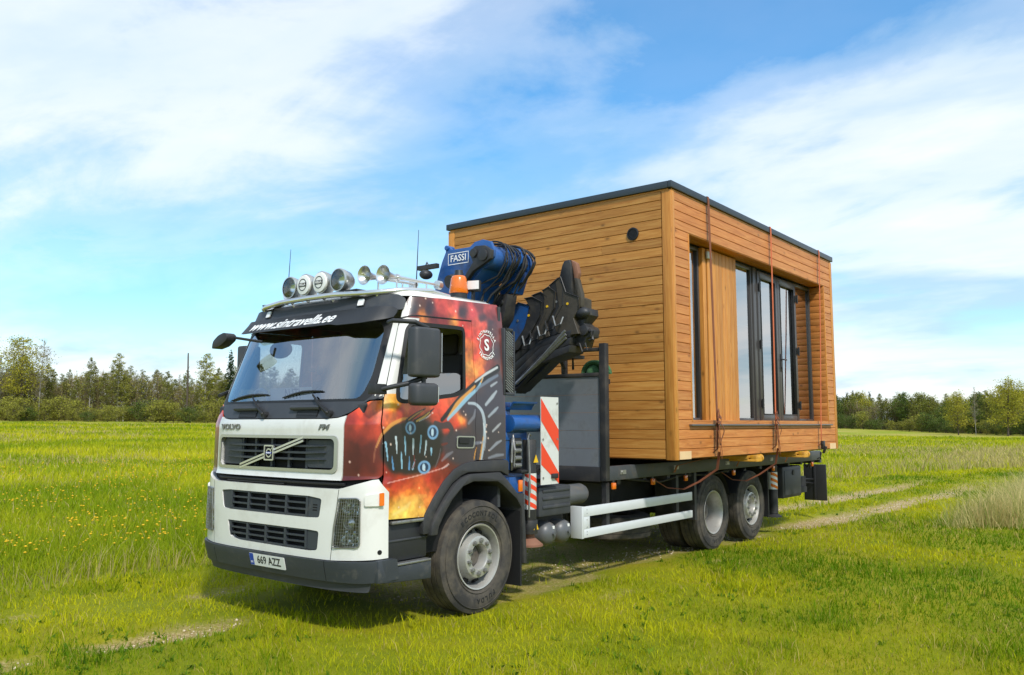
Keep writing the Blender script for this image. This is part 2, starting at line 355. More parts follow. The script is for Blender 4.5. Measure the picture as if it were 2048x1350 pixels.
def mk_grass():
    # mown grass
    x, y, r = sector(430000, 5.0, 46.0, 1.55)
    md = meadow_mask(x, y); rm = rut_mask(x, y)
    thin = fbm(x, y, 0.8, 41)
    keep = (RNG.random(len(x)) > md) & (RNG.random(len(x)) > rm*0.93) & (RNG.random(len(x)) < 0.45+thin*0.9) & ~(under_truck(x, y) & (RNG.random(len(x)) < 0.75))
    x, y, r = x[keep], y[keep], r[keep]; n = len(x)
    cl = sstep(0.55, 0.8, fbm(x, y, 0.55, 143)); h = (0.022+0.075*RNG.random(n)**1.8)*(0.45+fbm(x, y, 0.7, 43)*0.9+1.0*cl)*(1+0.01*r); wd = np.maximum(0.0052, 0.0008*r)*(0.6+RNG.random(n)*0.8)
    t = np.clip((fbm(x, y, 1.9, 47)-0.33)*2.9-0.35*cl+RNG.normal(0, 0.2, n), 0, 1); c = mixcol(t, (0.115, 0.215, 0.004), (0.52, 0.50, 0.010))
    dry = (RNG.random(n) < 0.05+0.16*sstep(0.5, 0.75, fbm(x, y, 2.7, 53)))[:, None]; c = np.where(dry, np.array((0.48, 0.38, 0.11))*(0.7+0.5*RNG.random((n, 1))), c)
    press = (1-sstep(0.14, 0.30, np.abs(np.abs(y)-1.07)))*sstep(0.9, 1.5, x)*(1-sstep(12, 15, x)); h = h*(1-0.6*press); c = c*(1-0.35*press[:, None])+np.array((0.05, 0.035, 0.01))*press[:, None]*0.35
    blades('mown_grass', x, y, h, wd, c, 0.9, 'short yellow-green mown grass around the truck', 'grass')
    # broad-leaved weeds and clover among the grass
    n = 1500; x, y, r = sector(n, 5.5, 20, 1.4); keep = (meadow_mask(x, y) < 0.3) & ~under_truck(x, y) & (fbm(x, y, 1.4, 151) > 0.5); x, y = x[keep], y[keep]; n = len(x)
    xs = np.repeat(x, 7)+RNG.normal(0, 0.02, n*7); ys = np.repeat(y, 7)+RNG.normal(0, 0.02, n*7); m_ = len(xs)
    blades('lawn_weeds', xs, ys, RNG.uniform(0.03, 0.075, m_), RNG.uniform(0.012, 0.026, m_), mixcol(RNG.random(m_), (0.07, 0.16, 0.01), (0.20, 0.30, 0.02)), 1.3, 'broad-leaved weeds scattered in the mown grass', 'weeds')
    # uncut meadow
    x, y, r = sector(330000, 7.0, 120.0, 1.75)
    md = meadow_mask(x, y); keep = (RNG.random(len(x)) < md) & ((y > 0) | (x > 24)); x, y, r = x[keep], y[keep], r[keep]; n = len(x)
    h = (0.16+0.26*RNG.random(n))*(0.45+fbm(x, y, 1.1, 61)*1.1)*np.where(y < 5.5, 1.0, 0.8); wd = np.maximum(0.006, 0.00085*r)*(0.7+RNG.random(n)*0.6)
    t = np.clip((fbm(x, y, 5, 67)-0.3)*2.2+RNG.normal(0, 0.15, n), 0, 1); c = mixcol(t, (0.20, 0.29, 0.008), (0.54, 0.52, 0.02))
    dr = np.clip(0.04+0.5*sstep(0.5, 0.72, fbm(x, y, 13, 71))*sstep(12, 40, r)+0.35*(1-sstep(3.1, 4.0, y)), 0, 1)
    dry = (RNG.random(n) < dr)[:, None]; c = np.where(dry, np.array((0.50, 0.42, 0.16))*(0.7+0.5*RNG.random((n, 1))), c)
    blades('meadow_grass', x, y, h, wd, c, 0.75, 'tall uncut meadow grass beyond the track', 'grass')
    # pale dry clump at the right edge of the track
    x = RNG.uniform(10.8, 32, 150000); y = RNG.uniform(-9, -1.6, 150000); md = meadow_mask(x, y)
    keep = (RNG.random(len(x)) < md); x, y = x[keep], y[keep]; n = len(x); r = np.hypot(x-CAMLOC.x, y-CAMLOC.y)
    edge = sstep(0, 1.2, -2.7-y)
    h = (0.32+0.55*RNG.random(n)**1.3)*(0.3+0.7*edge)*(0.4+fbm(x, y, 0.9, 73)*1.1); wd = np.maximum(0.005, 0.00055*r)*(0.7+0.6*RNG.random(n))
    t = np.clip(RNG.normal(0.72, 0.3, n)*(0.35+0.65*edge), 0, 1); c = mixcol(t, (0.17, 0.27, 0.02), (0.74, 0.60, 0.28))
    blades('tall_dry_grass', x, y, h, wd, c, 0.95, 'pale dry tall grass clump right of the wheel track', 'grass')
    # dandelions
    n = 3200; x = RNG.uniform(-6, 24, n*4); y = 4.4+RNG.random(n*4)**1.7*22
    keep = (fbm(x, y, 2.4, 83)+0.25*fbm(x, y, 0.7, 85) > 0.60) & (RNG.random(n*4) < 0.8); x, y = x[keep][:n], y[keep][:n]; n = len(x)
    z = terrain(x, y)+RNG.uniform(0.16, 0.34, n)*1.0; V = []; F = []; LT = []; rr = RNG.uniform(0.010, 0.021, n)*(1+0.02*np.hypot(x-CAMLOC.x, y-CAMLOC.y))
    ang = np.arange(6)*np.pi/3
    P = np.stack([x[:, None]+rr[:, None]*np.cos(ang), y[:, None]+rr[:, None]*np.sin(ang), z[:, None]+0.0*ang], -1)
    top = np.stack([x, y, z+rr*0.45], -1)[:, None]; bot = np.stack([x, y, z-rr*0.7], -1)[:, None]
    VV = np.concatenate([P, top, bot], 1); b = (np.arange(n)*8)[:, None]
    tri = []
    for k in range(6): tri.append(b+np.array([[k, (k+1) % 6, 6]])); tri.append(b+np.array([[(k+1) % 6, k, 7]]))
    T = np.concatenate(tri, 1).ravel(); mat('dandelion_yellow', (0.75, 0.46, 0.005), 0.7)
    me = np_mesh('dandelions', VV.reshape(-1, 3), T, np.full(n*12, 3), 'dandelion_yellow')
    link_obj('dandelions', me, None, 'yellow dandelion heads scattered through the left meadow', 'flowers', None, 'stuff')
mk_grass()

# loose stones showing in the worn ruts
def mk_stones():
    n = 1500; x = RNG.uniform(-5, 20, n*8); y = track_y(x)+np.where(RNG.random(n*8) < 0.5, -0.78, 0.78)+RNG.normal(0, 0.16, n*8)
    k = (rut_mask(x, y) > 0.55); x, y = x[k][:n], y[k][:n]; n = len(x); z = terrain(x, y)
    ico = np.array([(1, 0, 0), (-1, 0, 0), (0, 1, 0), (0, -1, 0), (0, 0, 1), (0, 0, -1)], float)
    tri = np.array([(0, 2, 4), (2, 1, 4), (1, 3, 4), (3, 0, 4), (2, 0, 5), (1, 2, 5), (3, 1, 5), (0, 3, 5)])
    s = RNG.uniform(0.006, 0.02, (n, 1, 1))*RNG.uniform(0.6, 1.4, (n, 6, 3)); V = ico[None]*s; V[:, :, 2] *= 0.6
    V += np.stack([x, y, z+0.004], -1)[:, None]; T = ((np.arange(n)*6)[:, None, None]+tri[None]).ravel()
    mat('stone', (0.60, 0.50, 0.34), 0.9, var=0.4, vscale=9)
    link_obj('gravel', np_mesh('gravel', V.reshape(-1, 3), T, np.full(n*8, 3), 'stone'), None, 'pale pebbles lying in the worn wheel ruts', 'gravel', None, 'stuff')
mk_stones()
# ================================================================== TREES
mat('bark_brown', (0.085, 0.065, 0.045), 0.9, var=0.4, vscale=3); mat('bark_birch', (0.30, 0.28, 0.24), 0.85, dirt=(0.06, 0.05, 0.04), dscale=2.5)
def tree_mesh(name, H, crown_lo, wid, nl, lsize, cols, seed, trunk_r=0.13, twig=0.5, shape='round', nb=26):
    """returns (trunk mesh, crown mesh). limbs leave the trunk and carry clumps of small leaf faces"""
    r = np.random.default_rng(seed); mb = MB(); tips = []
    sway = r.normal(0, 0.02*H, (2,))
    tp = lambda t: Vector((sway[0]*t*t+0.1*math.sin(3*t+seed), sway[1]*t*t+0.1*math.cos(2.3*t+seed), H*t*0.97))
    mb.tube([tp(t) for t in np.linspace(0, 1, 9)], [trunk_r*(1-0.93*t)+0.012 for t in np.linspace(0, 1, 9)], 6)
    for i in range(nb):
        t = crown_lo+(1-crown_lo)*(i+r.random())/nb*0.97; a = i*2.4+r.normal(0, 0.4); k = (t-crown_lo)/(1-crown_lo)
        if shape == 'round': rad = wid*math.sin(math.pi*min(1, 0.18+0.8*k))**0.8
        elif shape == 'cone': rad = wid*(1-k)**0.85+0.1
        else: rad = wid*(0.55+0.5*math.sin(math.pi*k))*(1-0.55*k*k)
        rad *= 0.65+0.6*r.random(); p = tp(t); up = (0.75 if shape == 'up' else 0.45)*rad*(1.0 if shape != 'cone' else -0.25)
        q = p+Vector((math.cos(a)*rad, math.sin(a)*rad, up)); mid = (p+q)/2+Vector((0, 0, -0.08*rad if shape != 'cone' else 0.05))
        b0 = max(0.012, trunk_r*0.42*(1-t)+0.012); mb.tube([p, mid, q], [b0, b0*0.6, 0.008], 4)
        tips += [(p+(q-p)*f, rad*(0.22+0.22*f)) for f in ((0.35, 0.62, 0.85, 1.0) if shape != 'cone' else (0.2, 0.4, 0.6, 0.8, 1.0))]
        for _ in range(2):
            f = 0.4+0.5*r.random(); s0 = p+(q-p)*f; e = s0+Vector(r.normal(0, 0.38*rad+0.1, 3))+Vector((0, 0, 0.15*rad)); mb.tube([s0, e], [b0*0.45, 0.006], 3); tips.append((e, rad*0.3))
    tips.append((tp(1.0), wid*0.25))
    tr = mb.build(name+'_t', None, None, ang=80); tm = tr.data; bpy.data.objects.remove(tr)
    C = np.array([tuple(t[0]) for t in tips]); S = np.array([t[1] for t in tips])+0.12*wid
    wgt = (S**1.5)*r.uniform(0.15, 1.6, len(S)); wgt /= wgt.sum(); idx = r.choice(len(S), nl, p=wgt)
    d = r.normal(0, 1, (nl, 3)); d /= np.linalg.norm(d, axis=1)[:, None]; d[:, 2] *= 0.75
    P = C[idx]+d*(S[idx]*r.random(nl)**0.6)[:, None]; P[:, 2] = np.maximum(P[:, 2], 0.15)
    nrm = r.normal(0, 1, (nl, 3))+np.array((0, 0, 0.5)); nrm /= np.linalg.norm(nrm, axis=1)[:, None]
    a1 = np.cross(nrm, r.normal(0, 1, (nl, 3))); a1 /= np.linalg.norm(a1, axis=1)[:, None]; a2 = np.cross(nrm, a1)
    sz = lsize*r.uniform(0.55, 1.35, nl)[:, None]; istwig = r.random(nl) < twig*0.25
    a1s = a1*sz*np.where(istwig, 1.5, 0.7)[:, None]; a2s = a2*sz*np.where(istwig, 0.07, 0.5)[:, None]
    V = np.stack([P-a1s, P+a2s+nrm*sz*0.12, P+a1s, P-a2s+nrm*sz*0.12], 1)
    me = np_mesh(name+'_c', V.reshape(-1, 3), np.arange(nl*4), np.full(nl, 4), 'leaf')
    ck = r.random(len(S))[idx]*0.7+r.random(nl)*0.3; c = mixcol(ck, cols[0], cols[1]); c = np.where(istwig[:, None], np.array((0.20, 0.155, 0.10)), c)
    CC = np.ones((nl, 4, 4), np.float32); CC[:, :, :3] = c[:, None]; at = me.attributes.new('tint', 'FLOAT_COLOR', 'POINT'); at.data.foreach_set('color', CC.ravel())
    return tm, me
SPRING = ((0.19, 0.21, 0.035), (0.40, 0.38, 0.06)); YEL = ((0.25, 0.26, 0.03), (0.50, 0.44, 0.05)); GREY = ((0.21, 0.18, 0.10), (0.34, 0.31, 0.15)); DARK = ((0.065, 0.11, 0.025), (0.16, 0.21, 0.04)); SPR = ((0.022, 0.045, 0.02), (0.05, 0.085, 0.03)); OLIVE = ((0.13, 0.155, 0.03), (0.29, 0.29, 0.05))
KINDS = {
    'birch_a': (tree_mesh('ba', 12, 0.25, 1.25, 5200, 0.125, SPRING, 1, 0.11, 1.3, 'up', 34), 'bark_birch'),
    'birch_b': (tree_mesh('bb', 12, 0.32, 1.05, 3600, 0.115, OLIVE, 2, 0.10, 1.6, 'up', 34), 'bark_birch'),
    'birch_c': (tree_mesh('bc', 12, 0.20, 1.35, 5200, 0.125, OLIVE, 3, 0.11, 1.2, 'up', 34), 'bark_brown'),
    'yellow': (tree_mesh('ye', 12, 0.30, 2.5, 7500, 0.135, YEL, 4, 0.17, 0.9, 'round', 40), 'bark_brown'),
    'bare': (tree_mesh('br', 12, 0.25, 1.2, 3000, 0.12, GREY, 5, 0.10, 3.2, 'up', 36), 'bark_birch'),
    'green_a': (tree_mesh('ga', 9, 0.12, 2.2, 7500, 0.15, DARK, 6, 0.16, 0.3, 'round', 38), 'bark_brown'),
    'green_b': (tree_mesh('gb', 9, 0.14, 1.9, 6500, 0.145, OLIVE, 7, 0.15, 0.5, 'round', 38), 'bark_brown'),
    'olive': (tree_mesh('ol', 9, 0.16, 2.5, 7000, 0.14, YEL, 8, 0.15, 0.7, 'round', 40), 'bark_brown'),
    'spruce': (tree_mesh('sp', 12, 0.06, 1.6, 5200, 0.16, SPR, 9, 0.13, 0.0, 'cone', 50), 'bark_brown'),
    'shrub': (tree_mesh('sh', 3.4, 0.04, 1.5, 2600, 0.12, SPRING, 10, 0.05, 1.4, 'up', 26), 'bark_brown'),
    'shrub_dark': (tree_mesh('sd', 3.4, 0.04, 1.5, 2800, 0.12, DARK, 11, 0.05, 0.8, 'round', 26), 'bark_brown'),
}
for k, ((tm, cm), bk) in KINDS.items(): tm.materials.clear(); tm.materials.append(MATS[bk])
KLAB = {'birch_a': 'slender spring birch with fresh green leaves', 'birch_b': 'thin half-leafed birch', 'birch_c': 'bushy olive-green tree', 'yellow': 'broad yellow-green spring tree',
        'bare': 'nearly bare grey-twigged tree', 'green_a': 'dense dark green tree', 'green_b': 'rounded mid-green tree', 'olive': 'olive-yellow leafy tree', 'spruce': 'dark pointed spruce', 'shrub': 'low yellow-green shrub', 'shrub_dark': 'low dark green shrub'}
def ground_pt(px, dist):
    """a place dist metres from the photographer, in the direction px (2048 px wide frame)"""
    a = R(38.484)-math.atan((px-1024)/1666.2); x = CAMLOC.x+dist*math.cos(a); y = CAMLOC.y+dist*math.sin(a)
    return x, y, float(terrain(np.array([x]), np.array([y]))[0])
def tree(kind, px, dist, H, label, group, wide=1.0):
    (tm, cm), bk = KINDS[kind]; x, y, z = ground_pt(px, dist); base = {'shrub': 3.4, 'shrub_dark': 3.4, 'green_a': 9, 'green_b': 9, 'olive': 9}.get(kind, 12)
    nm = {'spruce': 'spruce_tree', 'shrub': 'shrub', 'shrub_dark': 'shrub'}.get(kind, 'birch_tree' if 'birch' in kind else 'tree')
    e = empty(nm, (x, y, z-0.1), random.uniform(0, 6.28), label=label, cat='shrub' if 'shrub' in kind else 'tree', group=group); s = H/base
    e.scale = (s*wide, s*wide, s)
    link_obj('trunk', tm, e); link_obj('crown', cm, e)
GL, GR = 'trees of the wood on the left', 'trees of the wood on the right'
# single trees that stand out
tree('yellow', 42, 141, 12.6, 'tall broad yellow-green tree at the left end of the wood', GL, 1.05)
tree('bare', 82, 140, 12.3, 'tall grey-twigged tree right of the broad yellow-green tree', GL)
tree('birch_a', 236, 146, 11.0, 'tallest birch in the middle of the left wood', GL, 1.0)
tree('birch_b', 180, 147, 10.2, 'dome-topped thin birch left of the tallest birch', GL, 1.15)
tree('birch_a', 412, 141, 11.2, 'tall airy birch close to the truck mirror', GL, 1.25)
tree('spruce', 458, 146, 12.3, 'dark spruce right behind the far truck mirror', GL, 0.8)
mbs = MB(); sx, sy, sz = ground_pt(375, 143); mbs.tube([(sx, sy, sz-0.1), (sx+0.1, sy, sz+5), (sx, sy+0.1, sz+11)], [0.17, 0.14, 0.10], 6).tube([(sx, sy, sz+8.2), (sx+0.5, sy+0.4, sz+8.9)], [0.05, 0.02], 4)
mbs.build('dead_trunk', 'bark_brown', label='bare broken tree trunk sticking up above the left wood', cat='dead tree')
mid = ['birch_b', 'birch_c', 'birch_a', 'bare', 'birch_c', 'birch_b']
for i in range(84):
    px = -60+i*10.2+random.uniform(-5, 5); k = mid[random.randrange(6)] if px > 110 else random.choice(['birch_c', 'bare', 'birch_b', 'birch_c'])
    hh = np.interp(px, [-60, 0, 60, 110, 160, 240, 330, 420, 480, 800], [9.6, 10.0, 9.8, 7.4, 8.0, 9.2, 8.2, 8.8, 9.2, 9.8])*random.uniform(0.78, 1.08)
    tree(k, px, random.uniform(142, 160), hh, KLAB[k]+' standing in the row of the left wood', GL, random.uniform(0.9, 1.3))
for i in range(46):
    px = -40+i*12.5+random.uniform(-5, 5); k = random.choice(['shrub', 'shrub', 'shrub', 'shrub', 'shrub_dark'])
    tree(k, px, random.uniform(134, 141), random.uniform(1.3, 3.4), KLAB[k]+' at the foot of the left wood', 'shrubs along the left wood', random.uniform(1.0, 1.4))
# right wood
tree('olive', 2010, 140, 8.3, 'tall olive-yellow tree at the right edge of the picture', GR, 1.05)
tree('bare', 1946, 146, 7.6, 'thin bare tree left of the tall olive-yellow tree', GR, 0.7)
tree('olive', 1912, 150, 6.9, 'olive-yellow tree with a dark trunk, in front of the right wood', GR)
for i in range(38):
    px = 1640+i*11.5+random.uniform(-6, 6); d = np.interp(px, [1640, 1850, 2060], [205, 180, 150])+random.uniform(0, 14)
    k = random.choice(['green_a', 'green_b', 'green_a', 'olive', 'birch_c', 'green_b']); hh = np.interp(px, [1640, 1720, 1800, 1880, 1960, 2060], [7.4, 7.8, 7.7, 7.2, 7.0, 7.6])*random.uniform(0.82, 1.08)*(1.0 if k != 'birch_c' else 1.05)
    tree(k, px, d, hh, KLAB[k]+' in the right wood', GR, random.uniform(0.95, 1.25))
for px, h_ in ((1693, 8.8), (1706, 9.2), (1721, 8.6), (1738, 9.0), (1672, 8.3)):
    tree('spruce', px, 215, h_, KLAB['spruce']+' rising behind the right wood', GR, 0.9)
for i in range(22):
    px = 1660+i*19+random.uniform(-7, 7); d = np.interp(px, [1640, 1850, 2060], [196, 172, 143]); k = random.choice(['shrub', 'shrub_dark', 'shrub_dark'])
    tree(k, px, d, random.uniform(1.8, 4.0), KLAB[k]+' at the foot of the right wood', 'shrubs along the right wood', random.uniform(1.0, 1.35))
# thick twiggy underwood that closes the woods from behind
def underwood(name, px0, px1, d0, d1, hmax, n, cols, label):
    px = RNG.uniform(px0, px1, n); d = np.interp(px, [px0, px1], [d0, d1])+RNG.uniform(0, 16, n); a = R(38.484)-np.arctan((px-1024)/1666.2)
    x = CAMLOC.x+d*np.cos(a); y = CAMLOC.y+d*np.sin(a); z = terrain(x, y)+hmax*RNG.random(n)**1.25*(0.55+0.6*fbm(px, d*0, 30, 91))
    u = RNG.normal(0, 1, (n, 3)); u /= np.linalg.norm(u, axis=1)[:, None]; v = np.cross(u, RNG.normal(0, 1, (n, 3))); v /= np.linalg.norm(v, axis=1)[:, None]
    tw = RNG.random(n) < 0.45; u[tw] = np.array((0, 0, 1))+u[tw]*0.28; s = RNG.uniform(0.07, 0.19, n)[:, None]; u = u*s*np.where(tw, 6.5, 0.9)[:, None]; v = v*s*np.where(tw, 0.16, 0.7)[:, None]; P = np.stack([x, y, z], -1)
    V = np.stack([P-u, P+v, P+u, P-v], 1); me = np_mesh(name, V.reshape(-1, 3), np.arange(n*4), np.full(n, 4), 'leaf')
    c = mixcol(np.clip(fbm(px, z*4, 9, 97)*1.6-0.3+RNG.normal(0, 0.15, n), 0, 1), cols[0], cols[1]); c = np.where(tw[:, None], np.array((0.27, 0.21, 0.13)), c)
    CC = np.ones((n, 4, 4), np.float32); CC[:, :, :3] = c[:, None]; me.attributes.new('tint', 'FLOAT_COLOR', 'POINT').data.foreach_set('color', CC.ravel())
    link_obj(name, me, None, label, 'underwood', None, 'stuff')
underwood('underwood', -120, 800, 146, 150, 8.0, 110000, ((0.20, 0.165, 0.055), (0.33, 0.32, 0.06)), 'dense twiggy underwood filling the left wood')
underwood('underwood', 1600, 2140, 206, 158, 6.0, 60000, ((0.08, 0.11, 0.03), (0.22, 0.24, 0.045)), 'dense dark underwood filling the right wood')
# ================================================================== HOUSE ON THE TRUCK BED
def wood_mat(name, base, dark, light):
    """oiled softwood: long grain along local x, knots, a tone of its own for every board"""
    m = bpy.data.materials.new(name); m.use_nodes = True; t = NT(m.node_tree); b = t.n['Principled BSDF']
    b.inputs['Roughness'].default_value = 0.5; b.inputs['Specular IOR Level'].default_value = 0.35
    oc = t.node('ShaderNodeTexCoord').outputs['Object']; rnd = t.node('ShaderNodeObjectInfo').outputs['Random']
    off = t.node('ShaderNodeCombineXYZ'); t.link(t.math('MULTIPLY', rnd, 57.0), off.inputs[0]); t.link(t.math('MULTIPLY', rnd, 31.0), off.inputs[2])
    va = t.node('ShaderNodeVectorMath'); t.link(oc, va.inputs[0]); t.link(off.outputs[0], va.inputs[1])
    mp1 = t.node('ShaderNodeMapping'); t.link(va.outputs[0], mp1.inputs[0]); mp1.inputs['Scale'].default_value = (0.9, 16, 16)
    mp2 = t.node('ShaderNodeMapping'); t.link(va.outputs[0], mp2.inputs[0]); mp2.inputs['Scale'].default_value = (2.0, 7, 7)
    g = t.noise(mp1.outputs[0], 2.2, 6, 0.65, 0.9)
    c = t.ramp(g, [(0.30, dark), (0.48, base), (0.66, light)])
    big = t.noise(mp2.outputs[0], 0.55, 3, 0.5)
    c = t.mix(t.ramp(big, [(0.35, 0.0), (0.7, 0.35)]), c, tuple(v*0.72 for v in base))
    vo = t.node('ShaderNodeTexVoronoi'); mp3 = t.node('ShaderNodeMapping'); t.link(va.outputs[0], mp3.inputs[0]); mp3.inputs['Scale'].default_value = (4.2, 7.5, 7.5); t.link(mp3.outputs[0], vo.inputs['Vector']); vo.inputs['Scale'].default_value = 0.8; vo.inputs['Randomness'].default_value = 1.0
    knot = t.ramp(vo.outputs['Distance'], [(0.05, 0.75), (0.11, 0.28), (0.19, 0.0)])
    c = t.mix(knot, c, tuple(v*0.30 for v in base))
    tone = t.ramp(rnd, [(0.0, (0.86, 0.84, 0.82)), (0.5, (1, 1, 1)), (1.0, (1.10, 1.07, 1.03))])
    c = t.mix(1.0, c, tone, 'MULTIPLY'); t.link(c, b.inputs['Base Color'])
    bn = t.node('ShaderNodeBump'); bn.inputs['Strength'].default_value = 0.25; bn.inputs['Distance'].default_value = 0.004
    t.link(g, bn.inputs['Height']); t.link(bn.outputs[0], b.inputs['Normal']); MATS[name] = m
wood_mat('pine_board', (0.49, 0.215, 0.046), (0.35, 0.13, 0.024), (0.59, 0.30, 0.08))
wood_mat('pine_side', (0.53, 0.195, 0.046), (0.37, 0.115, 0.024), (0.62, 0.275, 0.08))
wood_mat('pine_trim', (0.55, 0.225, 0.042), (0.42, 0.15, 0.026), (0.64, 0.30, 0.068))
mat('groove', (0.17, 0.07, 0.02), 0.85); mat('roof_metal', (0.045, 0.058, 0.072), 0.45, 0.4, var=0.1)
mat('door_frame', (0.060, 0.056, 0.056), 0.4, coat=0.1); mat('hinge_black', (0.012, 0.012, 0.013), 0.4); mat('sill_metal', (0.16, 0.165, 0.17), 0.35, 0.7)
mat('room_wall', (0.78, 0.77, 0.74), 0.9); mat('box_grey', (0.50, 0.50, 0.46), 0.6); mat('bare_wood', (0.72, 0.50, 0.27), 0.7, var=0.15)
mat('vent_black', (0.010, 0.009, 0.011), 0.5)
def glass_mat(name, refl=0.12, tint=(1, 1, 1), rough=0.0):
    """window pane: clear or coated glass, part mirror, part see-through"""
    m = bpy.data.materials.new(name); m.use_nodes = True; t = NT(m.node_tree); t.n.remove(t.n['Principled BSDF'])
    tr = t.node('ShaderNodeBsdfTransparent'); tr.inputs[0].default_value = (*tint, 1); gl = t.node('ShaderNodeBsdfGlossy'); gl.inputs['Roughness'].default_value = rough
    lw = t.node('ShaderNodeFresnel'); lw.inputs['IOR'].default_value = 1.5
    f = t.math('ADD', t.math('MULTIPLY', lw.outputs[0], 1.0), refl, True)
    mx = t.node('ShaderNodeMixShader'); t.link(f, mx.inputs[0]); t.link(tr.outputs[0], mx.inputs[1]); t.link(gl.outputs[0], mx.inputs[2]); t.link(mx.outputs[0], t.n['Material Output'].inputs[0])
    MATS[name] = m
glass_mat('house_glass', 0.52, (0.85, 0.87, 0.86))

HX0, HX1, HY, HZ0, HZ1 = 4.187, 10.182, 1.825, 1.335, 4.703
house = empty('timber_house', (HX0, -HY, HZ0), label='small flat-roofed timber house clad in orange pine boards, loaded on the truck', cat='house', kind='thing')
HO = Vector((HX0, -HY, HZ0))
def hbuild(mb, name, m, parent=None, **kw):
    o = mb.build(name, m, parent or house, **kw)
    if parent is None: o.location = -HO
    return o
PITCH = 0.1163; BT = 0.022; _bm = {}
def board_mesh(L, prof='lap', m='pine_board'):
    k = (round(L, 3), prof, m)
    if k not in _bm:
        mb = MB(); P = {'lap': [(0, 0), (-BT*0.6, 0.0), (-BT, 0.005), (-BT, PITCH-0.007), (-BT*0.7, PITCH-0.0035), (0, PITCH-0.0035)],
                        'slat': [(0, 0.002), (-BT*0.6, 0.002), (-BT, 0.009), (-BT, PITCH-0.011), (-BT*0.6, PITCH-0.004), (0, PITCH-0.004)]}[prof]
        mb.prism(P, 'x', 0, L); o = mb.build('b', m, None, ang=20); _bm[k] = o.data; bpy.data.objects.remove(o)
    return _bm[k]
def board(p, L, rz=0.0, prof='lap', m='pine_board', par=None, rot=None):
    o = link_obj('board', board_mesh(L, prof, m), par or house); o.rotation_euler = rot or (0, 0, rz)
    o.location = Vector(p)-HO; return o
OX0, OX1, OZ0, OZ1, REC = 4.66, 9.74, 1.79, 4.13, 0.25
yb = -HY+BT; yr = -HY+REC           # wall plane behind the boards, glass plane
wall = MB()
wall.box2((HX0+BT, -HY+BT, HZ0+.02), (HX0+.14, HY-BT, HZ1-.06)).box2((HX1-.14, -HY+BT, HZ0+.02), (HX1-BT, HY-BT, HZ1-.06)).box2((HX0+.14, HY-.14, HZ0+.02), (HX1-.14, HY-BT, HZ1-.06))
wall.box2((HX0+.14, yb, HZ0+.02), (HX1-.14, yb+.11, OZ0-.02)).box2((HX0+.14, yb, OZ1+.02), (HX1-.14, yb+.11, HZ1-.06)).box2((HX0+.14, yb, OZ0-.02), (OX0-.02, yb+.11, OZ1+.02)).box2((OX1+.02, yb, OZ0-.02), (HX1-.14, yb+.11, OZ1+.02))
hbuild(wall, 'wall', 'groove', shade=False)
# front wall boards (facing the cab), side boards around the opening
for i in range(28):
    z = HZ0+0.012+i*PITCH
    if i % 5 == 2:
        c_ = (1.15, 2.2, 0.85, 1.9, 2.55, 1.5)[i//5 % 6]; board((HX0+BT, HY-0.115, z), c_, -math.pi/2); board((HX0+BT, HY-0.115-c_-0.003, z), 2*HY-0.248-c_, -math.pi/2)
    else: board((HX0+BT, HY-0.115, z), 2*HY-0.245, -math.pi/2)
    if z+PITCH*0.6 < OZ0 or z+PITCH*0.4 > OZ1:
        board((HX0+0.095, yb, z), HX1-HX0-0.185, 0, m='pine_side')
    else:
        board((HX0+0.095, yb, z), OX0-HX0-0.118, 0, m='pine_side'); board((OX1+0.022, yb, z), HX1-OX1-0.112, 0, m='pine_side')
def trimv(x0, y0, x1, y1, z0=HZ0, z1=HZ1-.105):
    mb = MB().box2((0, x0-x0, 0), (z1-z0, x1-x0, y1-y0)); o = mb.build('corner_trim', 'pine_trim', house, bevel=0.003)
    # built lying along x so the grain follows the board, then stood upright
    o.matrix_local = Matrix.Translation(Vector((x0, y0, z0))-HO) @ Matrix(((0, 1, 0, 0), (0, 0, 1, 0), (1, 0, 0, 0), (0, 0, 0, 1)))
trimv(HX0-.004, -HY-.004, HX0+.021, -HY+.118); trimv(HX0+.0225, -HY-.006, HX0+.093, -HY+.02)
trimv(HX0-.004, HY-.112, HX0+.021, HY+.004); trimv(HX1-.088, -HY-.006, HX1-.002, -HY+.02); trimv(HX1-.0, -HY-.004, HX1+.02, -HY+.1)
# flat roof with grey metal edge
rf = hbuild(MB().box2((HX0+.03, -HY+.03, HZ1-.10), (HX1-.03, HY-.03, HZ1-.03)), 'roof', 'roof_metal')
for a, b in (((HX0-.03, -HY-.03, HZ1-.085), (HX1+.03, -HY+.02, HZ1)), ((HX0-.03, HY-.02, HZ1-.085), (HX1+.03, HY+.03, HZ1)), ((HX0-.032, -HY+.022, HZ1-.087), (HX0+.02, HY-.022, HZ1-.001)), ((HX1-.02, -HY+.022, HZ1-.087), (HX1+.032, HY-.022, HZ1-.001))):
    MB().box2(a, b).build('roof_edge', 'roof_metal', rf, bevel=0.006)
hbuild(MB().box2((HX0+.025, -HY+.0, HZ1-.112), (HX1-.01, -HY+.012, HZ1-.088)), 'frieze_strip', 'pine_trim')
hbuild(MB().box2((HX0+.0, -HY+.03, HZ1-.112), (HX0+.012, HY-.03, HZ1-.089)), 'frieze_strip', 'pine_trim')
hbuild(MB().box2((HX0+.03, -HY+.03, HZ0-.0), (HX1-.03, HY-.03, HZ0+.018)), 'floor', 'groove')
hbuild(MB().box2((HX0+.10, -HY-.008, HZ0+.005), (HX0+.40, -HY+.003, HZ0+.10)), 'bare_patch', 'bare_wood'); hbuild(MB().box2((HX1-.42, -HY-.008, HZ0+.005), (HX1-.12, -HY+.003, HZ0+.10)), 'bare_patch', 'bare_wood')
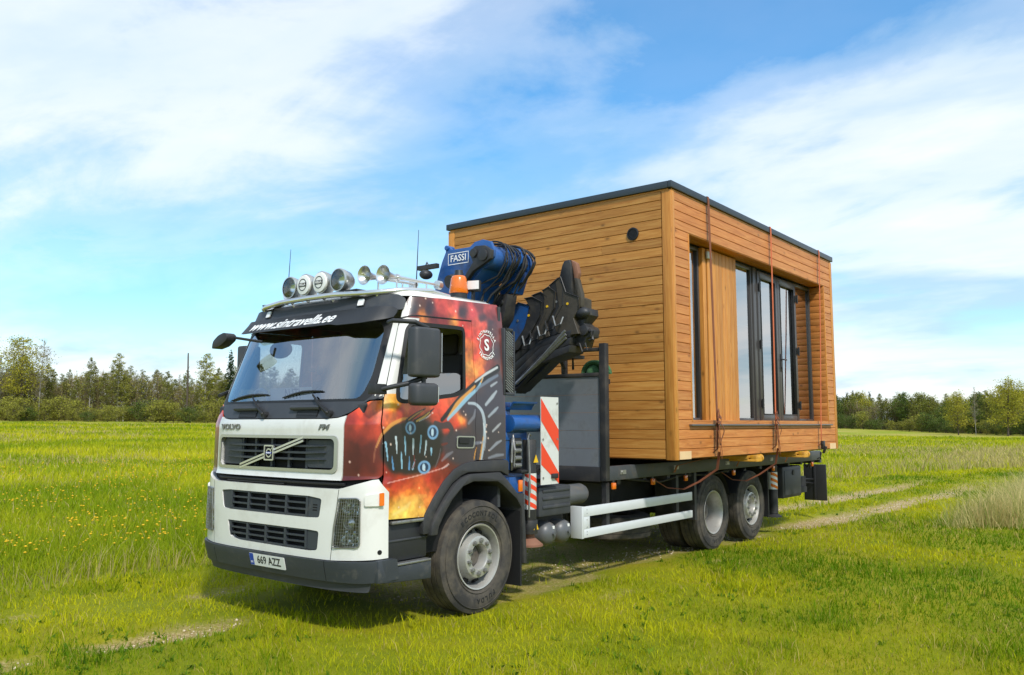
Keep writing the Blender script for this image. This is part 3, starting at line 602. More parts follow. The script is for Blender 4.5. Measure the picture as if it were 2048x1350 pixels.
# vent
v = hbuild(MB().lathe([(0, .082), (-.012, .082), (-.016, .076), (-.016, .066), (-.004, .064)], (HX0-.001, -1.301, 4.117), 'x', 28), 'vent', 'vent_black')
mv = MB().cyl((HX0-.004, -1.301, 4.117), (HX0+.0, -1.301, 4.117), .066, seg=28)
for k in range(7): mv.box((HX0-.008, -1.301, 4.117-.048+k*.016), (.006, 2*math.sqrt(max(0, .062**2-(.048-k*.016)**2)), .005))
mv.build('vent_grille', 'vent_black', v)
# recess: soffit, reveals, floor of the niche, sill
for k in range(2):
    o = MB().box2((0, 0, 0), (OX1-OX0, 0.112, .018)).build('soffit_board', 'pine_side', house, bevel=.003); o.location = Vector((OX0, -HY+.008+k*.117, OZ1))-HO
for i in range(21):
    z = OZ0+i*PITCH*0.955
    for xx, s in ((OX1, 1), (OX0, -1)):
        o = MB().box2((0, 0, 0), (REC-.01, .018, .106)).build('reveal_board', 'pine_side', house, bevel=.003)
        o.rotation_euler = (0, 0, math.pi/2); o.location = Vector((xx+(.018 if s > 0 else 0), -HY+.008, z))-HO
for xx in (OX1+.002, OX0-.022):
    o = MB().box2((0, 0, 0), (OZ1-OZ0, .02, .05)).build('opening_trim', 'pine_trim', house, bevel=.003)
    o.matrix_local = Matrix.Translation(Vector((xx, -HY-.006, OZ0))-HO) @ Matrix(((0, 1, 0, 0), (0, 0, 1, 0), (1, 0, 0, 0), (0, 0, 0, 1)))
hbuild(MB().box2((OX0, -HY+.006, OZ0-.03), (OX1, yr+.1, OZ0-.004)), 'niche_floor', 'pine_trim')
hbuild(MB().box2((OX0-.10, -HY-.045, OZ0-.055), (OX1+.10, -HY+.02, OZ0-.032)), 'sill', 'sill_metal', bevel=.004)
# room behind the glass
rm = MB(); rx0, rx1, ry1 = HX0+.16, HX1-.16, HY-.16
rm.box2((rx0, ry1-.02, HZ0+.1), (rx1, ry1, HZ1-.2)).box2((rx0, yr+.06, HZ0+.06), (rx1, ry1, HZ0+.09)).box2((rx0, yr+.06, HZ1-.22), (rx1, ry1, HZ1-.19)).box2((rx0-.015, yr+.06, HZ0+.1), (rx0, ry1, HZ1-.2)).box2((rx1, yr+.06, HZ0+.1), (rx1+.015, ry1, HZ1-.2)).box2((6.5, yr+.5, HZ0+.1), (6.56, ry1-.03, HZ1-.22))
hbuild(rm, 'room_lining', 'room_wall', shade=False)
def pane(x0, x1, z0, z1, y=None, par=None):
    y = yr+.02 if y is None else y
    o = MB().box2((x0, y, z0), (x1, y+.012, z1)).build('pane', 'house_glass', par or house, shade=False)
    if par is None: o.location = -HO
    return o
def frame_rect(x0, x1, z0, z1, wd, y0, y1, name='window_frame', m='door_frame', par=None, sides='lrtb', bev=.004):
    mb = MB()
    if 'l' in sides: mb.box2((x0, y0, z0), (x0+wd, y1, z1))
    if 'r' in sides: mb.box2((x1-wd, y0, z0), (x1, y1, z1))
    if 't' in sides: mb.box2((x0+wd, y0+.001, z1-wd), (x1-wd, y1-.001, z1))
    if 'b' in sides: mb.box2((x0+wd, y0+.001, z0), (x1-wd, y1-.001, z0+wd))
    return hbuild(mb, name, m, bevel=bev) if par is None else mb.build(name, m, par, bevel=bev)
zt = OZ1-.02; zb = OZ0
f = frame_rect(OX0, 5.42, zb, zt, .05, yr-.01, yr+.05); pane(OX0+.05, 5.37, zb+.05, zt-.05, par=f)
o = MB().box2((0, 0, 0), (zt-zb, .10, .12)).build('post', 'pine_trim', house, bevel=.004); o.matrix_local = Matrix.Translation(Vector((5.43, yr-.06, zb))-HO) @ Matrix(((0, 1, 0, 0), (0, 0, 1, 0), (1, 0, 0, 0), (0, 0, 0, 1)))
for k in range(8):
    o = board((5.555+k*PITCH+PITCH, yr-.05, zb), zt-zb, prof='slat', m='pine_trim', rot=(0, 0, 0)); o.matrix_local = Matrix.Translation(Vector((5.555+k*PITCH+PITCH, yr-.05, zb))-HO) @ Matrix(((0, 0, -1, 0), (0, 1, 0, 0), (1, 0, 0, 0), (0, 0, 0, 1)))
hbuild(MB().box2((5.555, yr-.05, zb), (6.49, yr+.05, zt)), 'panel_core', 'groove')
hbuild(MB().box2((5.50, yr-.105, 3.97), (5.64, yr-.075, 4.07)), 'junction_box', 'box_grey', bevel=.008)
f = frame_rect(6.49, 7.20, zb, zt, .055, yr-.01, yr+.05); pane(6.545, 7.145, zb+.055, zt-.055, par=f)
hbuild(MB().box2((6.66, yr+.03, zb+.05), (6.675, yr+.045, zt-.05)).box2((6.545, yr+.028, 3.2), (7.145, yr+.04, 3.207)), 'glazing_bar', 'box_grey')
hbuild(MB().box2((7.20, yr-.03, zb), (7.33, yr+.05, zt)), 'door_jamb', 'door_frame', bevel=.005)
for x0, x1, hx, sd in ((7.335, 8.13, 7.345, -1), (8.135, 8.95, 8.94, 1)):
    d = frame_rect(x0, x1, zb+.01, zt-.03, .105, yr-.045, yr+.035, 'door', bev=.008); pane(x0+.105, x1-.105, zb+.115, zt-.135, yr-.005, d)
    frame_rect(x0+.10, x1-.10, zb+.11, zt-.13, .014, yr-.052, yr-.01, 'glazing_bead', 'hinge_black', d, bev=.002)
    for zz_ in (2.06, 2.95, 3.82):
        MB().cyl((hx, yr-.068, zz_-.07), (hx, yr-.068, zz_+.07), .016, seg=10).box((hx-sd*.035, yr-.052, zz_), (.07, .014, .10)).build('hinge', 'hinge_black', d)
    if sd > 0: MB().box2((x0+.03, yr-.058, 2.58), (x0+.065, yr-.045, 2.86)).cyl((x0+.047, yr-.095, 2.77), (x0+.047, yr-.05, 2.77), .010, seg=8).box((x0+.105, yr-.098, 2.77), (.13, .014, .02)).cyl((x0+.047, yr-.075, 2.64), (x0+.047, yr-.05, 2.64), .013, seg=8).build('handle', 'hinge_black', d, bevel=.003)
f = frame_rect(8.955, OX1, zb, zt, .055, yr-.01, yr+.05); pane(9.01, OX1-.055, zb+.055, zt-.055, par=f)

# straps over the house, tied to the truck bed
mat('strap_brown', (0.20, 0.065, 0.030), 0.85, var=0.3, vscale=20); mat('strap_orange', (0.55, 0.13, 0.05), 0.8, var=0.2, vscale=20); mat('buckle_steel', (0.05, 0.045, 0.045), 0.45, 0.6)
def strap(xt, xb, m, wid, label, ratchet):
    e = empty('cargo_strap', (xb, -1.27, 1.2), label=label, cat='strap', group='straps holding the house'); O = Vector((xb, -1.27, 1.2))
    yo = -HY-.045
    mb = MB().ribbon([(xt, HY+.03, 3.9), (xt, HY+.036, HZ1+.004), (xt, 0, HZ1+.006), (xt, -HY-.034, HZ1+.006), (xt, yo+.008, HZ1-.05), (xt+(xb-xt)*.4, yo-.002, 3.3), (xb, yo-.012, OZ0+.02), (xb, yo-.012, 1.72)], (1, 0, 0), wid, .005)
    o = mb.build('webbing', m, e, ang=60); o.location = -O
    lo = MB().ribbon([(xb, yo-.012, 1.72), (xb-.01, yo-.008, 1.45), (xb-.02, -1.75, 1.33), (xb-.03, -1.32, 1.22), (xb-.03, -1.275, 1.13)], (1, 0, 0), wid, .005).build('lower_webbing', 'strap_brown' if not ratchet else m, e, ang=60); lo.location = -O
    if ratchet:
        r = MB().box((xb, yo-.03, 1.42), (.085, .05, .13)).box((xb+.02, yo-.05, 1.34), (.06, .03, .12), Matrix.Rotation(.4, 3, 'X')).cyl((xb-.06, yo-.03, 1.44), (xb+.06, yo-.03, 1.44), .018, seg=10).tube([(xb, yo, 1.30), (xb-.02, yo+.01, 1.22), (xb-.05, yo+.06, 1.19)], .012, 6).build('ratchet', 'buckle_steel', e, bevel=.005); r.location = -O
    else:
        # knotted tail hanging in loops
        z0 = OZ0+.02; pts = []
        for k in range(15):
            t = k/14; pts.append((xb+.02+.10*math.sin(t*3.1)+.03*t, yo-.03-.02*math.sin(t*6), z0-.02-t*.30+.0*math.sin(t*5)))
        kn = MB().ribbon([(xb-.05, yo-.02, z0-.03), (xb, yo-.045, z0+.05), (xb+.06, yo-.04, z0+.02), (xb+.03, yo-.05, z0-.04), (xb-.04, yo-.05, z0-.02), (xb-.03, yo-.035, z0+.10), (xb+.015, yo-.03, z0+.13), (xb+.03, yo-.03, z0+.04)], (.6, .2, .75), wid*.9, .006)
        kn.ribbon(pts, (1, .3, 0), wid, .006)
        kn.ribbon([(xb+.01, yo-.03, z0-.05), (xb-.03, yo-.045, z0-.22), (xb-.01, yo-.05, z0-.42), (xb+.035, yo-.045, z0-.50), (xb+.06, yo-.04, z0-.40), (xb+.03, yo-.035, z0-.22), (xb+.02, yo-.03, z0-.05)], (1, .5, 0), wid, .006)
        kn.ribbon([(xb+.0, yo-.03, z0-.40), (xb+.03, yo+.02, z0-.62), (xb+.02, -1.6, 1.02), (xb-.12, -1.45, .93), (xb-.40, -1.36, .96), (xb-.62, -1.30, 1.07)], (.4, 1, 0.2), wid*.8, .006)
        o = kn.build('knotted_tail', 'strap_brown', e, ang=60); o.location = -O
strap(5.171, 5.231, 'strap_brown', .05, 'dark brown strap over the house nearest the cab, tail knotted in loops', False)
strap(7.308, 7.211, 'strap_orange', .042, 'orange strap over the middle of the house with a brown knotted tail', False)
strap(9.473, 9.188, 'strap_orange', .04, 'thin orange strap near the rear of the house with a ratchet buckle', True)
# yellow lifting beams between the house and the bed
mat('beam_yellow', (0.62, 0.30, 0.02), 0.5, var=0.15, dirt=(0.25, 0.13, 0.03), dscale=6)
for x, lab in ((6.45, 'yellow steel lifting beam under the house, nearer the cab'), (8.32, 'yellow steel lifting beam under the house, nearer the tail')):
    e = empty('lifting_beam', (x, 0, 1.29), label=lab, cat='beam', group='yellow beams under the house')
    MB().box2((-.11, -HY+.02, -.012), (.11, HY-.02, .040)).box2((-.10, -HY-.10, -.045), (.10, -HY+.30, -.013)).box2((-.10, -HY-.10, -.013), (.10, -HY-.012, .045)).build('beam_box', 'beam_yellow', e, bevel=.004)
    MB().cyl((.11, -HY-.05, .0), (.155, -HY-.05, .0), .055, seg=18).cyl((.155, -HY-.05, 0), (.17, -HY-.05, 0), .02, seg=10).build('roller', 'beam_yellow', e)
# ================================================================== AIRBRUSH PRINT ON THE CAB SIDE (metres along the truck, height, colour)
ART_KEYS = [(0.438,2.788,60,55,60),(0.64,2.786,70,50,55),(0.815,2.842,205,75,65),(0.924,2.816,225,90,70),(0.997,2.875,200,80,75),(1.091,2.822,75,58,62),(1.244,2.838,200,75,75),(1.352,2.901,120,62,66),(1.443,2.911,205,85,80),(1.524,2.841,150,65,65),(1.383,2.8,80,58,62),(1.504,2.759,75,58,62),(0.44,2.676,120,40,35),(0.573,2.704,240,140,60),(0.711,2.698,120,40,38),(0.817,2.7,150,45,40),(0.943,2.706,245,150,60),(1.092,2.701,215,60,45),(1.15,2.522,240,120,50),(1.18,2.334,248,165,75),(1.189,2.423,250,140,55),(1.2,2.208,245,140,55),(1.246,2.619,215,75,60),(1.149,2.649,215,65,50),(1.134,2.142,240,110,45),(1.383,2.709,225,90,75),(1.304,2.663,225,80,65),(1.304,2.727,235,100,80),(1.504,2.693,80,58,62),(1.424,2.516,150,40,45),(1.546,2.446,75,62,68),(1.345,2.33,245,130,65),(1.485,2.338,120,60,58),(1.306,2.251,250,160,75),(1.286,2.429,235,85,60),(1.385,2.229,235,110,60),(1.249,2.159,240,120,50),(1.041,2.101,225,85,50),(0.969,1.976,235,100,50),(0.826,1.888,232,80,45),(0.585,1.909,240,105,50),(0.387,1.906,238,110,50),(0.213,1.926,248,175,75),(0.151,1.947,250,190,85),(0.122,1.846,235,110,50),(0.292,1.847,215,70,40),(0.453,1.849,225,75,45),(0.722,1.839,225,75,45),(0.827,1.816,205,60,40),(-0.057,1.877,235,95,40),(0.016,1.911,242,120,50),(-0.185,1.789,190,60,35),(-0.129,1.822,225,75,38),(-0.054,1.724,165,50,30),(-0.182,1.681,150,45,30),(-0.179,1.552,85,28,25),(-0.05,1.549,90,30,26),(0.02,1.712,185,60,35),(0.048,1.79,230,90,42),(-0.219,1.446,80,26,25),(-0.047,1.418,95,30,25),(-0.124,1.637,120,38,28),(0.248,1.677,48,42,44),(0.489,1.651,46,40,42),(0.409,1.538,42,38,40),(0.174,1.543,45,38,40),(0.657,1.531,52,42,44),(0.741,1.672,60,50,55),(0.587,1.72,60,45,45),(0.253,1.418,45,32,32),(0.575,1.394,60,38,36),(1.081,1.792,240,145,65),(1.007,1.743,205,65,45),(0.881,1.731,190,60,45),(1.118,1.755,225,95,50),(0.883,1.586,68,52,58),(1.008,1.645,62,52,60),(0.83,1.527,150,45,38),(0.814,1.432,120,42,36),(0.938,1.404,95,42,38),(1.102,1.459,75,52,55),(1.157,1.581,70,60,66),(1.193,1.893,60,54,62),(1.117,1.892,72,56,60),(1.386,1.959,62,58,68),(1.547,2.158,78,76,88),(1.547,1.897,66,62,72),(1.487,1.703,70,66,76),(1.589,1.508,84,82,94),(1.388,1.513,70,60,68),(1.291,1.516,95,60,62),(1.486,2.077,74,72,84),(1.309,1.767,72,64,72),(0.147,1.35,165,45,35),(0.334,1.296,200,60,40),(0.511,1.241,225,100,50),(0.661,1.291,185,55,40),(0.85,1.341,130,45,35),(0.257,1.233,190,60,38),(0.181,1.182,225,95,40),(0.415,1.167,238,130,52),(0.612,1.154,225,110,55),(0.696,1.207,205,75,45),(0.183,1.093,245,165,60),(0.37,1.057,250,195,95),(0.514,1.069,248,180,85),(0.613,1.061,240,140,65),(0.261,0.999,251,210,100),(0.451,0.983,249,190,85),(0.565,0.973,246,180,80),(0.169,0.995,250,200,80),(0.746,1.263,165,52,40),(0.179,1.282,150,42,34),(0.414,1.235,215,80,44)]
ART_STROKES = [([(0.09,1.568),(0.11,1.678),(0.216,1.745),(0.373,1.767),(0.587,1.767),(0.723,1.72),(0.811,1.647),(0.813,1.528),(0.727,1.411),(0.592,1.358),(0.365,1.345),(0.177,1.398),(0.099,1.49)],'fill',(40,36,38),0.0216,0.96),([(1.135,2.017),(1.307,2.142),(1.608,2.292),(1.692,2.031),(1.724,1.407),(1.01,1.413),(0.866,1.478),(0.829,1.611),(0.953,1.682),(1.156,1.718),(1.174,1.842)],'fill',(64,58,68),0.026,0.88),([(0.023,1.569),(0.073,1.667),(0.185,1.756),(0.325,1.807),(0.389,1.808)],(0.0041,0.0109,0.0041),(240,165,70),0.0066,0.85),([(-0.004,1.449),(0.009,1.547),(0.051,1.635),(0.095,1.689)],(0.0034,0.0055,0.0027),(170,110,80),0.0055,0.6),([(0.373,1.785),(0.486,1.849),(0.593,1.897)],(0.0164,0.0119,0.0015),(28,25,28),0.0036,1),([(0.389,1.796),(0.486,1.849),(0.56,1.879)],(0.002,0.0041,0.0014),(240,165,70),0.0033,0.8),([(0.47,1.779),(0.586,1.826),(0.704,1.899)],(0.0179,0.0134,0.0015),(28,25,28),0.0036,1),([(0.487,1.785),(0.586,1.826),(0.653,1.868)],(0.0045,0.006,0.0015),(248,195,90),0.0036,0.85),([(0.52,1.785),(0.619,1.821),(0.67,1.85)],(0.0015,0.003,0.0007),(232,238,240),0.0024,0.7),([(0.723,1.767),(0.81,1.743),(0.899,1.755),(0.953,1.706),(0.9,1.646)],(0.0149,0.0223,0.0089),(60,55,62),0.0096,0.9),([(0.809,1.798),(0.933,1.902),(1.097,2.028),(1.307,2.161),(1.608,2.311)],(0.0129,0.0242,0.0274),(28,25,28),0.0065,1),([(0.907,1.828),(1.006,1.94),(1.135,2.029),(1.268,2.122)],(0.0119,0.0164,0.006),(240,165,70),0.0072,0.9),([(0.889,1.804),(1.006,1.89),(1.154,2.005),(1.307,2.098),(1.385,2.203)],(0.0089,0.0149,0.003),(150,200,225),0.0072,0.9),([(1.268,2.16),(1.425,2.244),(1.604,2.318)],(0.004,0.0081,0.0064),(232,238,240),0.0065,0.85),([(1.356,2.163),(1.385,2.21)],(0.0048,0.0032,0.0016),(240,165,70),0.0039,0.9),([(1.288,2.091),(1.465,2.181),(1.608,2.239)],(0.0048,0.0113,0.0064),(120,135,155),0.0104,0.8),([(1.173,1.955),(1.269,1.957),(1.367,1.895),(1.407,1.793),(1.407,1.665),(1.388,1.539),(1.359,1.42)],(0.006,0.0134,0.0074),(190,205,215),0.0084,0.85),([(1.253,1.429),(1.268,1.491),(1.291,1.541)],(0.003,0.0037,0.0015),(240,165,70),0.0036,0.8),([(1.34,1.426),(1.359,1.514),(1.388,1.64)],(0.0052,0.0052,0.0022),(240,165,70),0.0048,0.75),([(1.387,1.767),(1.427,1.64),(1.408,1.513)],(0.003,0.0045,0.003),(232,238,240),0.0048,0.5),([(1.426,1.947),(1.527,2.027),(1.588,2.081)],(0.0081,0.0129,0.004),(200,212,220),0.0104,0.75),([(1.467,1.832),(1.568,1.897),(1.609,1.924)],(0.0064,0.0097,0.0032),(190,205,215),0.0091,0.7),([(1.506,2.13),(1.598,2.173)],(0.0064,0.0064,0.0024),(205,215,222),0.0078,0.7),([(1.528,1.69),(1.609,1.741),(1.65,1.767)],(0.0048,0.0081,0.0024),(232,238,240),0.0078,0.6),([(1.488,1.511),(1.589,1.573),(1.661,1.598)],(0.0048,0.0097,0.0032),(190,200,212),0.0091,0.6),([(1.468,1.435),(1.589,1.457),(1.692,1.46)],(0.0048,0.0097,0.0048),(180,190,205),0.0091,0.5),([(1.175,1.767),(1.251,1.83),(1.269,1.894)],(0.0074,0.0104,0.003),(150,155,168),0.0096,0.6),([(0.814,1.432),(0.884,1.478),(0.955,1.506)],(0.0045,0.0104,0.003),(150,150,160),0.0084,0.6),([(0.812,1.575),(0.883,1.586)],(0.006,0.006,0.003),(120,40,34),0.0072,0.7),([(1.262,1.579),(1.398,1.589)],(0.0089,0.0074,0.006),(150,160,180),0.0084,0.6),([(0.728,1.376),(0.778,1.469),(0.795,1.54)],(0.0022,0.0037,0.0015),(110,105,112),0.0048,0.7),([(0.815,1.361),(0.867,1.376),(0.911,1.399)],(0.0015,0.0022,0.0007),(232,238,240),0.0024,0.7),([(0.124,1.606),(0.141,1.53),(0.151,1.455)],(0.0061,0.0048,0.0007),(150,200,225),0.0033,0.95),([(0.241,1.649),(0.251,1.579),(0.255,1.51)],(0.0067,0.0052,0.0007),(205,222,230),0.0036,0.95),([(0.347,1.647),(0.354,1.57),(0.356,1.493)],(0.0061,0.0048,0.0007),(150,200,225),0.0033,0.95),([(0.447,1.629),(0.449,1.562),(0.446,1.496)],(0.0067,0.0052,0.0007),(205,222,230),0.0036,0.95),([(0.545,1.656),(0.539,1.581),(0.527,1.506)],(0.0061,0.0048,0.0007),(150,200,225),0.0033,0.95),([(0.609,1.609),(0.603,1.547),(0.591,1.486)],(0.0067,0.0052,0.0007),(205,222,230),0.0036,0.95),([(0.674,1.543),(0.676,1.513),(0.672,1.484)],(0.0067,0.0052,0.0007),(150,200,225),0.0036,0.95),([(0.199,1.487),(0.208,1.433),(0.217,1.38)],(0.0007,0.0048,0.0055),(95,150,200),0.0033,0.95),([(0.308,1.523),(0.312,1.455),(0.316,1.387)],(0.0007,0.0048,0.0055),(150,200,225),0.0033,0.95),([(0.404,1.48),(0.403,1.426),(0.402,1.372)],(0.0007,0.0048,0.0055),(95,150,200),0.0033,0.95),([(0.475,1.455),(0.46,1.413),(0.444,1.37)],(0.0007,0.0048,0.0055),(150,200,225),0.0033,0.95),([(0.459,1.49),(0.471,1.421),(0.444,1.376)],(0.0014,0.0027,0.0014),(150,40,38),0.0033,0.7),([(0.149,1.267),(0.494,1.311),(0.815,1.361),(0.902,1.405)],(0.002,0.0027,0.0014),(250,190,180),0.0022,0.7),([(0.528,1.205)],(0.0095,0.0095,0.0095),(255,200,120),0.011,0.9),([(0.529,1.148)],(0.0045,0.0045,0.0045),(252,190,110),0.0072,0.7),([(0.169,1.028),(0.306,1.095),(0.464,1.129),(0.612,1.131)],(0.0068,0.0164,0.0055),(252,190,90),0.0176,0.45),([(0.23,1.001),(0.385,1.056),(0.417,1.087)],(0.0055,0.0095,0.0041),(255,225,140),0.011,0.55),([(0.336,1.194),(0.478,1.277),(0.627,1.316)],(0.0041,0.0095,0.0055),(215,85,50),0.0132,0.5)]
ART_RINGS = [(0.414, 1.727, 0.062, 0.055), (0.693, 1.687, 0.069, 0.062), (0.587, 1.382, 0.076, 0.056)]
# ================================================================== TRUCK: CAB
mat('paint_white', (0.72, 0.71, 0.67), 0.32, coat=0.5, var=0.04, vscale=2, dirt=(0.50, 0.47, 0.40), dscale=3.5, dlim=(0.5, 0.95))
mat('plastic_grey', (0.040, 0.043, 0.050), 0.55, var=0.2, vscale=5, dirt=(0.10, 0.095, 0.085), dscale=5, dlim=(0.55, 0.9)); mat('plastic_dark', (0.020, 0.021, 0.024), 0.5, var=0.2, vscale=5)
mat('plastic_bumper', (0.036, 0.042, 0.050), 0.55, var=0.2, vscale=3, dirt=(0.13, 0.12, 0.10), dscale=9, dlim=(0.56, 0.85), bump=0.1, bscale=300)
mat('plastic_arch', (0.030, 0.030, 0.032), 0.6, var=0.2, vscale=4, dirt=(0.075, 0.068, 0.058), dscale=6, dlim=(0.5, 0.9)); mat('letter_grey', (0.22, 0.22, 0.22), 0.3, 0.8); mat('rubber_black', (0.012, 0.012, 0.013), 0.6); mat('void_black', (0.004, 0.004, 0.004), 0.9); mat('chrome', (0.70, 0.70, 0.69), 0.28, 0.85, var=0.05); mat('silver', (0.52, 0.52, 0.50), 0.3, 0.85)
mat('steel', (0.36, 0.36, 0.35), 0.42, 0.8, var=0.15, dirt=(0.16, 0.13, 0.10), dscale=8); mat('frame_dark', (0.022, 0.022, 0.024), 0.6, var=0.3, vscale=4, dirt=(0.09, 0.075, 0.06), dscale=4, dlim=(0.5, 0.9))
mat('cabin_grey', (0.55, 0.55, 0.54), 0.9); mat('cabin_dark', (0.035, 0.035, 0.038), 0.8); mat('cabin_cloth', (0.10, 0.10, 0.105), 0.95); mat('paper_white', (0.75, 0.75, 0.72), 0.7); mat('ink', (0.015, 0.015, 0.018), 0.6)
mat('lens_orange', (0.75, 0.16, 0.01), 0.25, coat=0.4); mat('lettering_white', (0.82, 0.82, 0.82), 0.5); mat('plate_blue', (0.01, 0.06, 0.42), 0.4); mat('lamp_back', (0.10, 0.10, 0.10), 0.35, 0.5)
mat('reflector', (0.80, 0.84, 0.86), 0.25, 0.85)
glass_mat('cab_glass', 0.36, (0.93, 0.96, 0.95)); glass_mat('lamp_glass', 0.05, (0.93, 0.95, 0.96)); glass_mat('side_glass', 0.30, (0.55, 0.57, 0.57))
CZ = [.40, .60, .95, 1.26, 1.32, 1.76, 1.86, 2.72, 2.98]; CXF = [-.10, -.15, -.15, -.14, -.115, -.11, -.07, .26, .36]; CW = [1.235, 1.245, 1.245, 1.245, 1.245, 1.245, 1.245, 1.205, 1.17]
CN, CD, XR = 3.4, .42, 1.76
_th = np.linspace(0, np.pi/2, 4001); _sy = np.sin(_th)**(2/CN); _sx = 1-np.cos(_th)**(2/CN)
_al = np.concatenate([[0], np.cumsum(np.hypot(np.diff(_sy*1.23), np.diff(_sx*CD)))]); LF = float(_al[-1])
def cab_pt(U, z, off=0.0):
    """point of the cab skin: U runs round the cab from the middle of the front (positive to the driver's side), z is the height"""
    s = -1 if U < 0 else 1; a = abs(U); xf = float(np.interp(z, CZ, CXF)); wd = float(np.interp(z, CZ, CW))
    if a <= LF:
        y = float(np.interp(a, _al, _sy)); x = float(np.interp(a, _al, _sx))
        nx = -(max(1e-6, 1-x))**(CN-1)/CD; ny = max(1e-9, y)**(CN-1)/wd; n = math.hypot(nx, ny)
        px = xf+CD*x+nx/n*off; py = wd*y+ny/n*off
    else:
        x0 = xf+CD; px = x0+(a-LF)/(XR-.37)*(XR-x0); py = wd+off
    return (px, -s*py, z)
def in_poly(px, pz, poly):
    c = np.zeros(len(px), bool); n = len(poly); j = n-1
    for i in range(n):
        xi, zi = poly[i]; xj, zj = poly[j]
        hit = ((zi > pz) != (zj > pz)) & (px < (xj-xi)*(pz-zi)/(zj-zi+1e-12)+xi); c ^= hit; j = i
    return c
def subdiv(poly, d):
    o = []
    for (a, b) in zip(poly, poly[1:]+poly[:1]):
        n = max(1, int(math.ceil(math.dist(a, b)/d)))
        o += [(a[0]+(b[0]-a[0])*k/n, a[1]+(b[1]-a[1])*k/n) for k in range(n)]
    return o
def rounded(poly, r, n=5):
    """polygon with its corners rounded"""
    o = []; m = len(poly)
    for i in range(m):
        p0, p, p1 = Vector(poly[i-1]), Vector(poly[i]), Vector(poly[(i+1) % m]); a = (p0-p); b = (p1-p); rr = min(r, a.length*.45, b.length*.45)
        A = p+a.normalized()*rr; B = p+b.normalized()*rr
        for k in range(n+1):
            t = k/n; q = A*(1-t)**2+p*2*t*(1-t)+B*t*t; o.append((q.x, q.y))
    return o
def mirror_uz(poly): return [(-u, z) for u, z in reversed(poly)]
def panel(name, outer, m, parent, holes=(), off=0.0, th=0.012, res=0.045, mirror=False, ang=40, **kw):
    """sheet-metal panel on the cab skin, cut to an outline with holes, with folded edges"""
    if mirror: outer = mirror_uz(outer); holes = [mirror_uz(h) for h in holes]
    loops = [subdiv(list(outer), res)]+[subdiv(list(h), res) for h in holes]; P = []; E = []
    for lp in loops:
        b = len(P); P += lp; E += [(b+i, b+(i+1) % len(lp)) for i in range(len(lp))]
    us = [p[0] for p in loops[0]]; zs = [p[1] for p in loops[0]]
    gu, gz = np.meshgrid(np.arange(min(us)+res*.5, max(us), res), np.arange(min(zs)+res*.5, max(zs), res)); gu = gu.ravel(); gz = gz.ravel()
    k = in_poly(gu, gz, loops[0])
    for h in loops[1:]: k &= ~in_poly(gu, gz, h)
    B = np.array(P); G = np.stack([gu[k], gz[k]], -1)
    if len(G):
        dmin = np.full(len(G), 9.0)
        for q in B: dmin = np.minimum(dmin, np.hypot(G[:, 0]-q[0], G[:, 1]-q[1]))
        G = G[dmin > res*.45]
    vs = [Vector(p) for p in P]+[Vector((float(a), float(b))) for a, b in G]
    V, _, F, _, _, _ = delaunay_2d_cdt(vs, E, [], 0, 1e-6)
    V = np.array([(v.x, v.y) for v in V]); cen = np.array([V[list(f)].mean(0) for f in F])
    k = in_poly(cen[:, 0], cen[:, 1], loops[0])
    for h in loops[1:]: k &= ~in_poly(cen[:, 0], cen[:, 1], h)
    F = [f for f, kk in zip(F, k) if kk]
    fo = off if callable(off) else (lambda u, z: off)
    v3 = [cab_pt(u, z, fo(u, z)) for u, z in V]; faces = [tuple(f) for f in F]; cnt = {}
    for f in faces:
        for a, b in zip(f, f[1:]+f[:1]): cnt[(a, b)] = 1
    bd = [(a, b) for (a, b) in cnt if (b, a) not in cnt]; inner = {}
    for a, b in bd:
        for q in (a, b):
            if q not in inner: inner[q] = len(v3); v3.append(cab_pt(V[q][0], V[q][1], fo(*V[q])-th))
    faces += [(b, a, inner[a], inner[b]) for a, b in bd]
    me = bpy.data.meshes.new(name); me.from_pydata(v3, [], faces); bm = bmesh.new(); bm.from_mesh(me); bmesh.ops.recalc_face_normals(bm, faces=bm.faces)
    bm.to_mesh(me); bm.free(); me.materials.append(MATS[m] if isinstance(m, str) else m); smooth(me, ang)
    return link_obj(name, me, parent, **kw)
def ring(name, outer, inner, m, parent, **kw): return panel(name, outer, m, parent, holes=[inner], **kw)
def shrink(poly, d):
    c = np.mean(np.array(poly), 0); o = []; n = len(poly); A = sum(poly[i-1][0]*poly[i][1]-poly[i][0]*poly[i-1][1] for i in range(n)); sg = 1 if A > 0 else -1
    for i in range(n):
        a = Vector(poly[i])-Vector(poly[i-1]); b = Vector(poly[(i+1) % n])-Vector(poly[i]); a.normalize(); b.normalize()
        nn = Vector((-a.y-b.y, a.x+b.x)); L = nn.length; nn = nn/L if L > 1e-6 else Vector((0, 0)); o.append((poly[i][0]+sg*nn.x*d, poly[i][1]+sg*nn.y*d))
    return o
def rect(u0, u1, z0, z1): return [(u0, z0), (u1, z0), (u1, z1), (u0, z1)]

truck = empty('truck', (0, 0, 0), label='white and black three-axle crane truck with fiery airbrushed cab carrying the timber house', cat='truck')

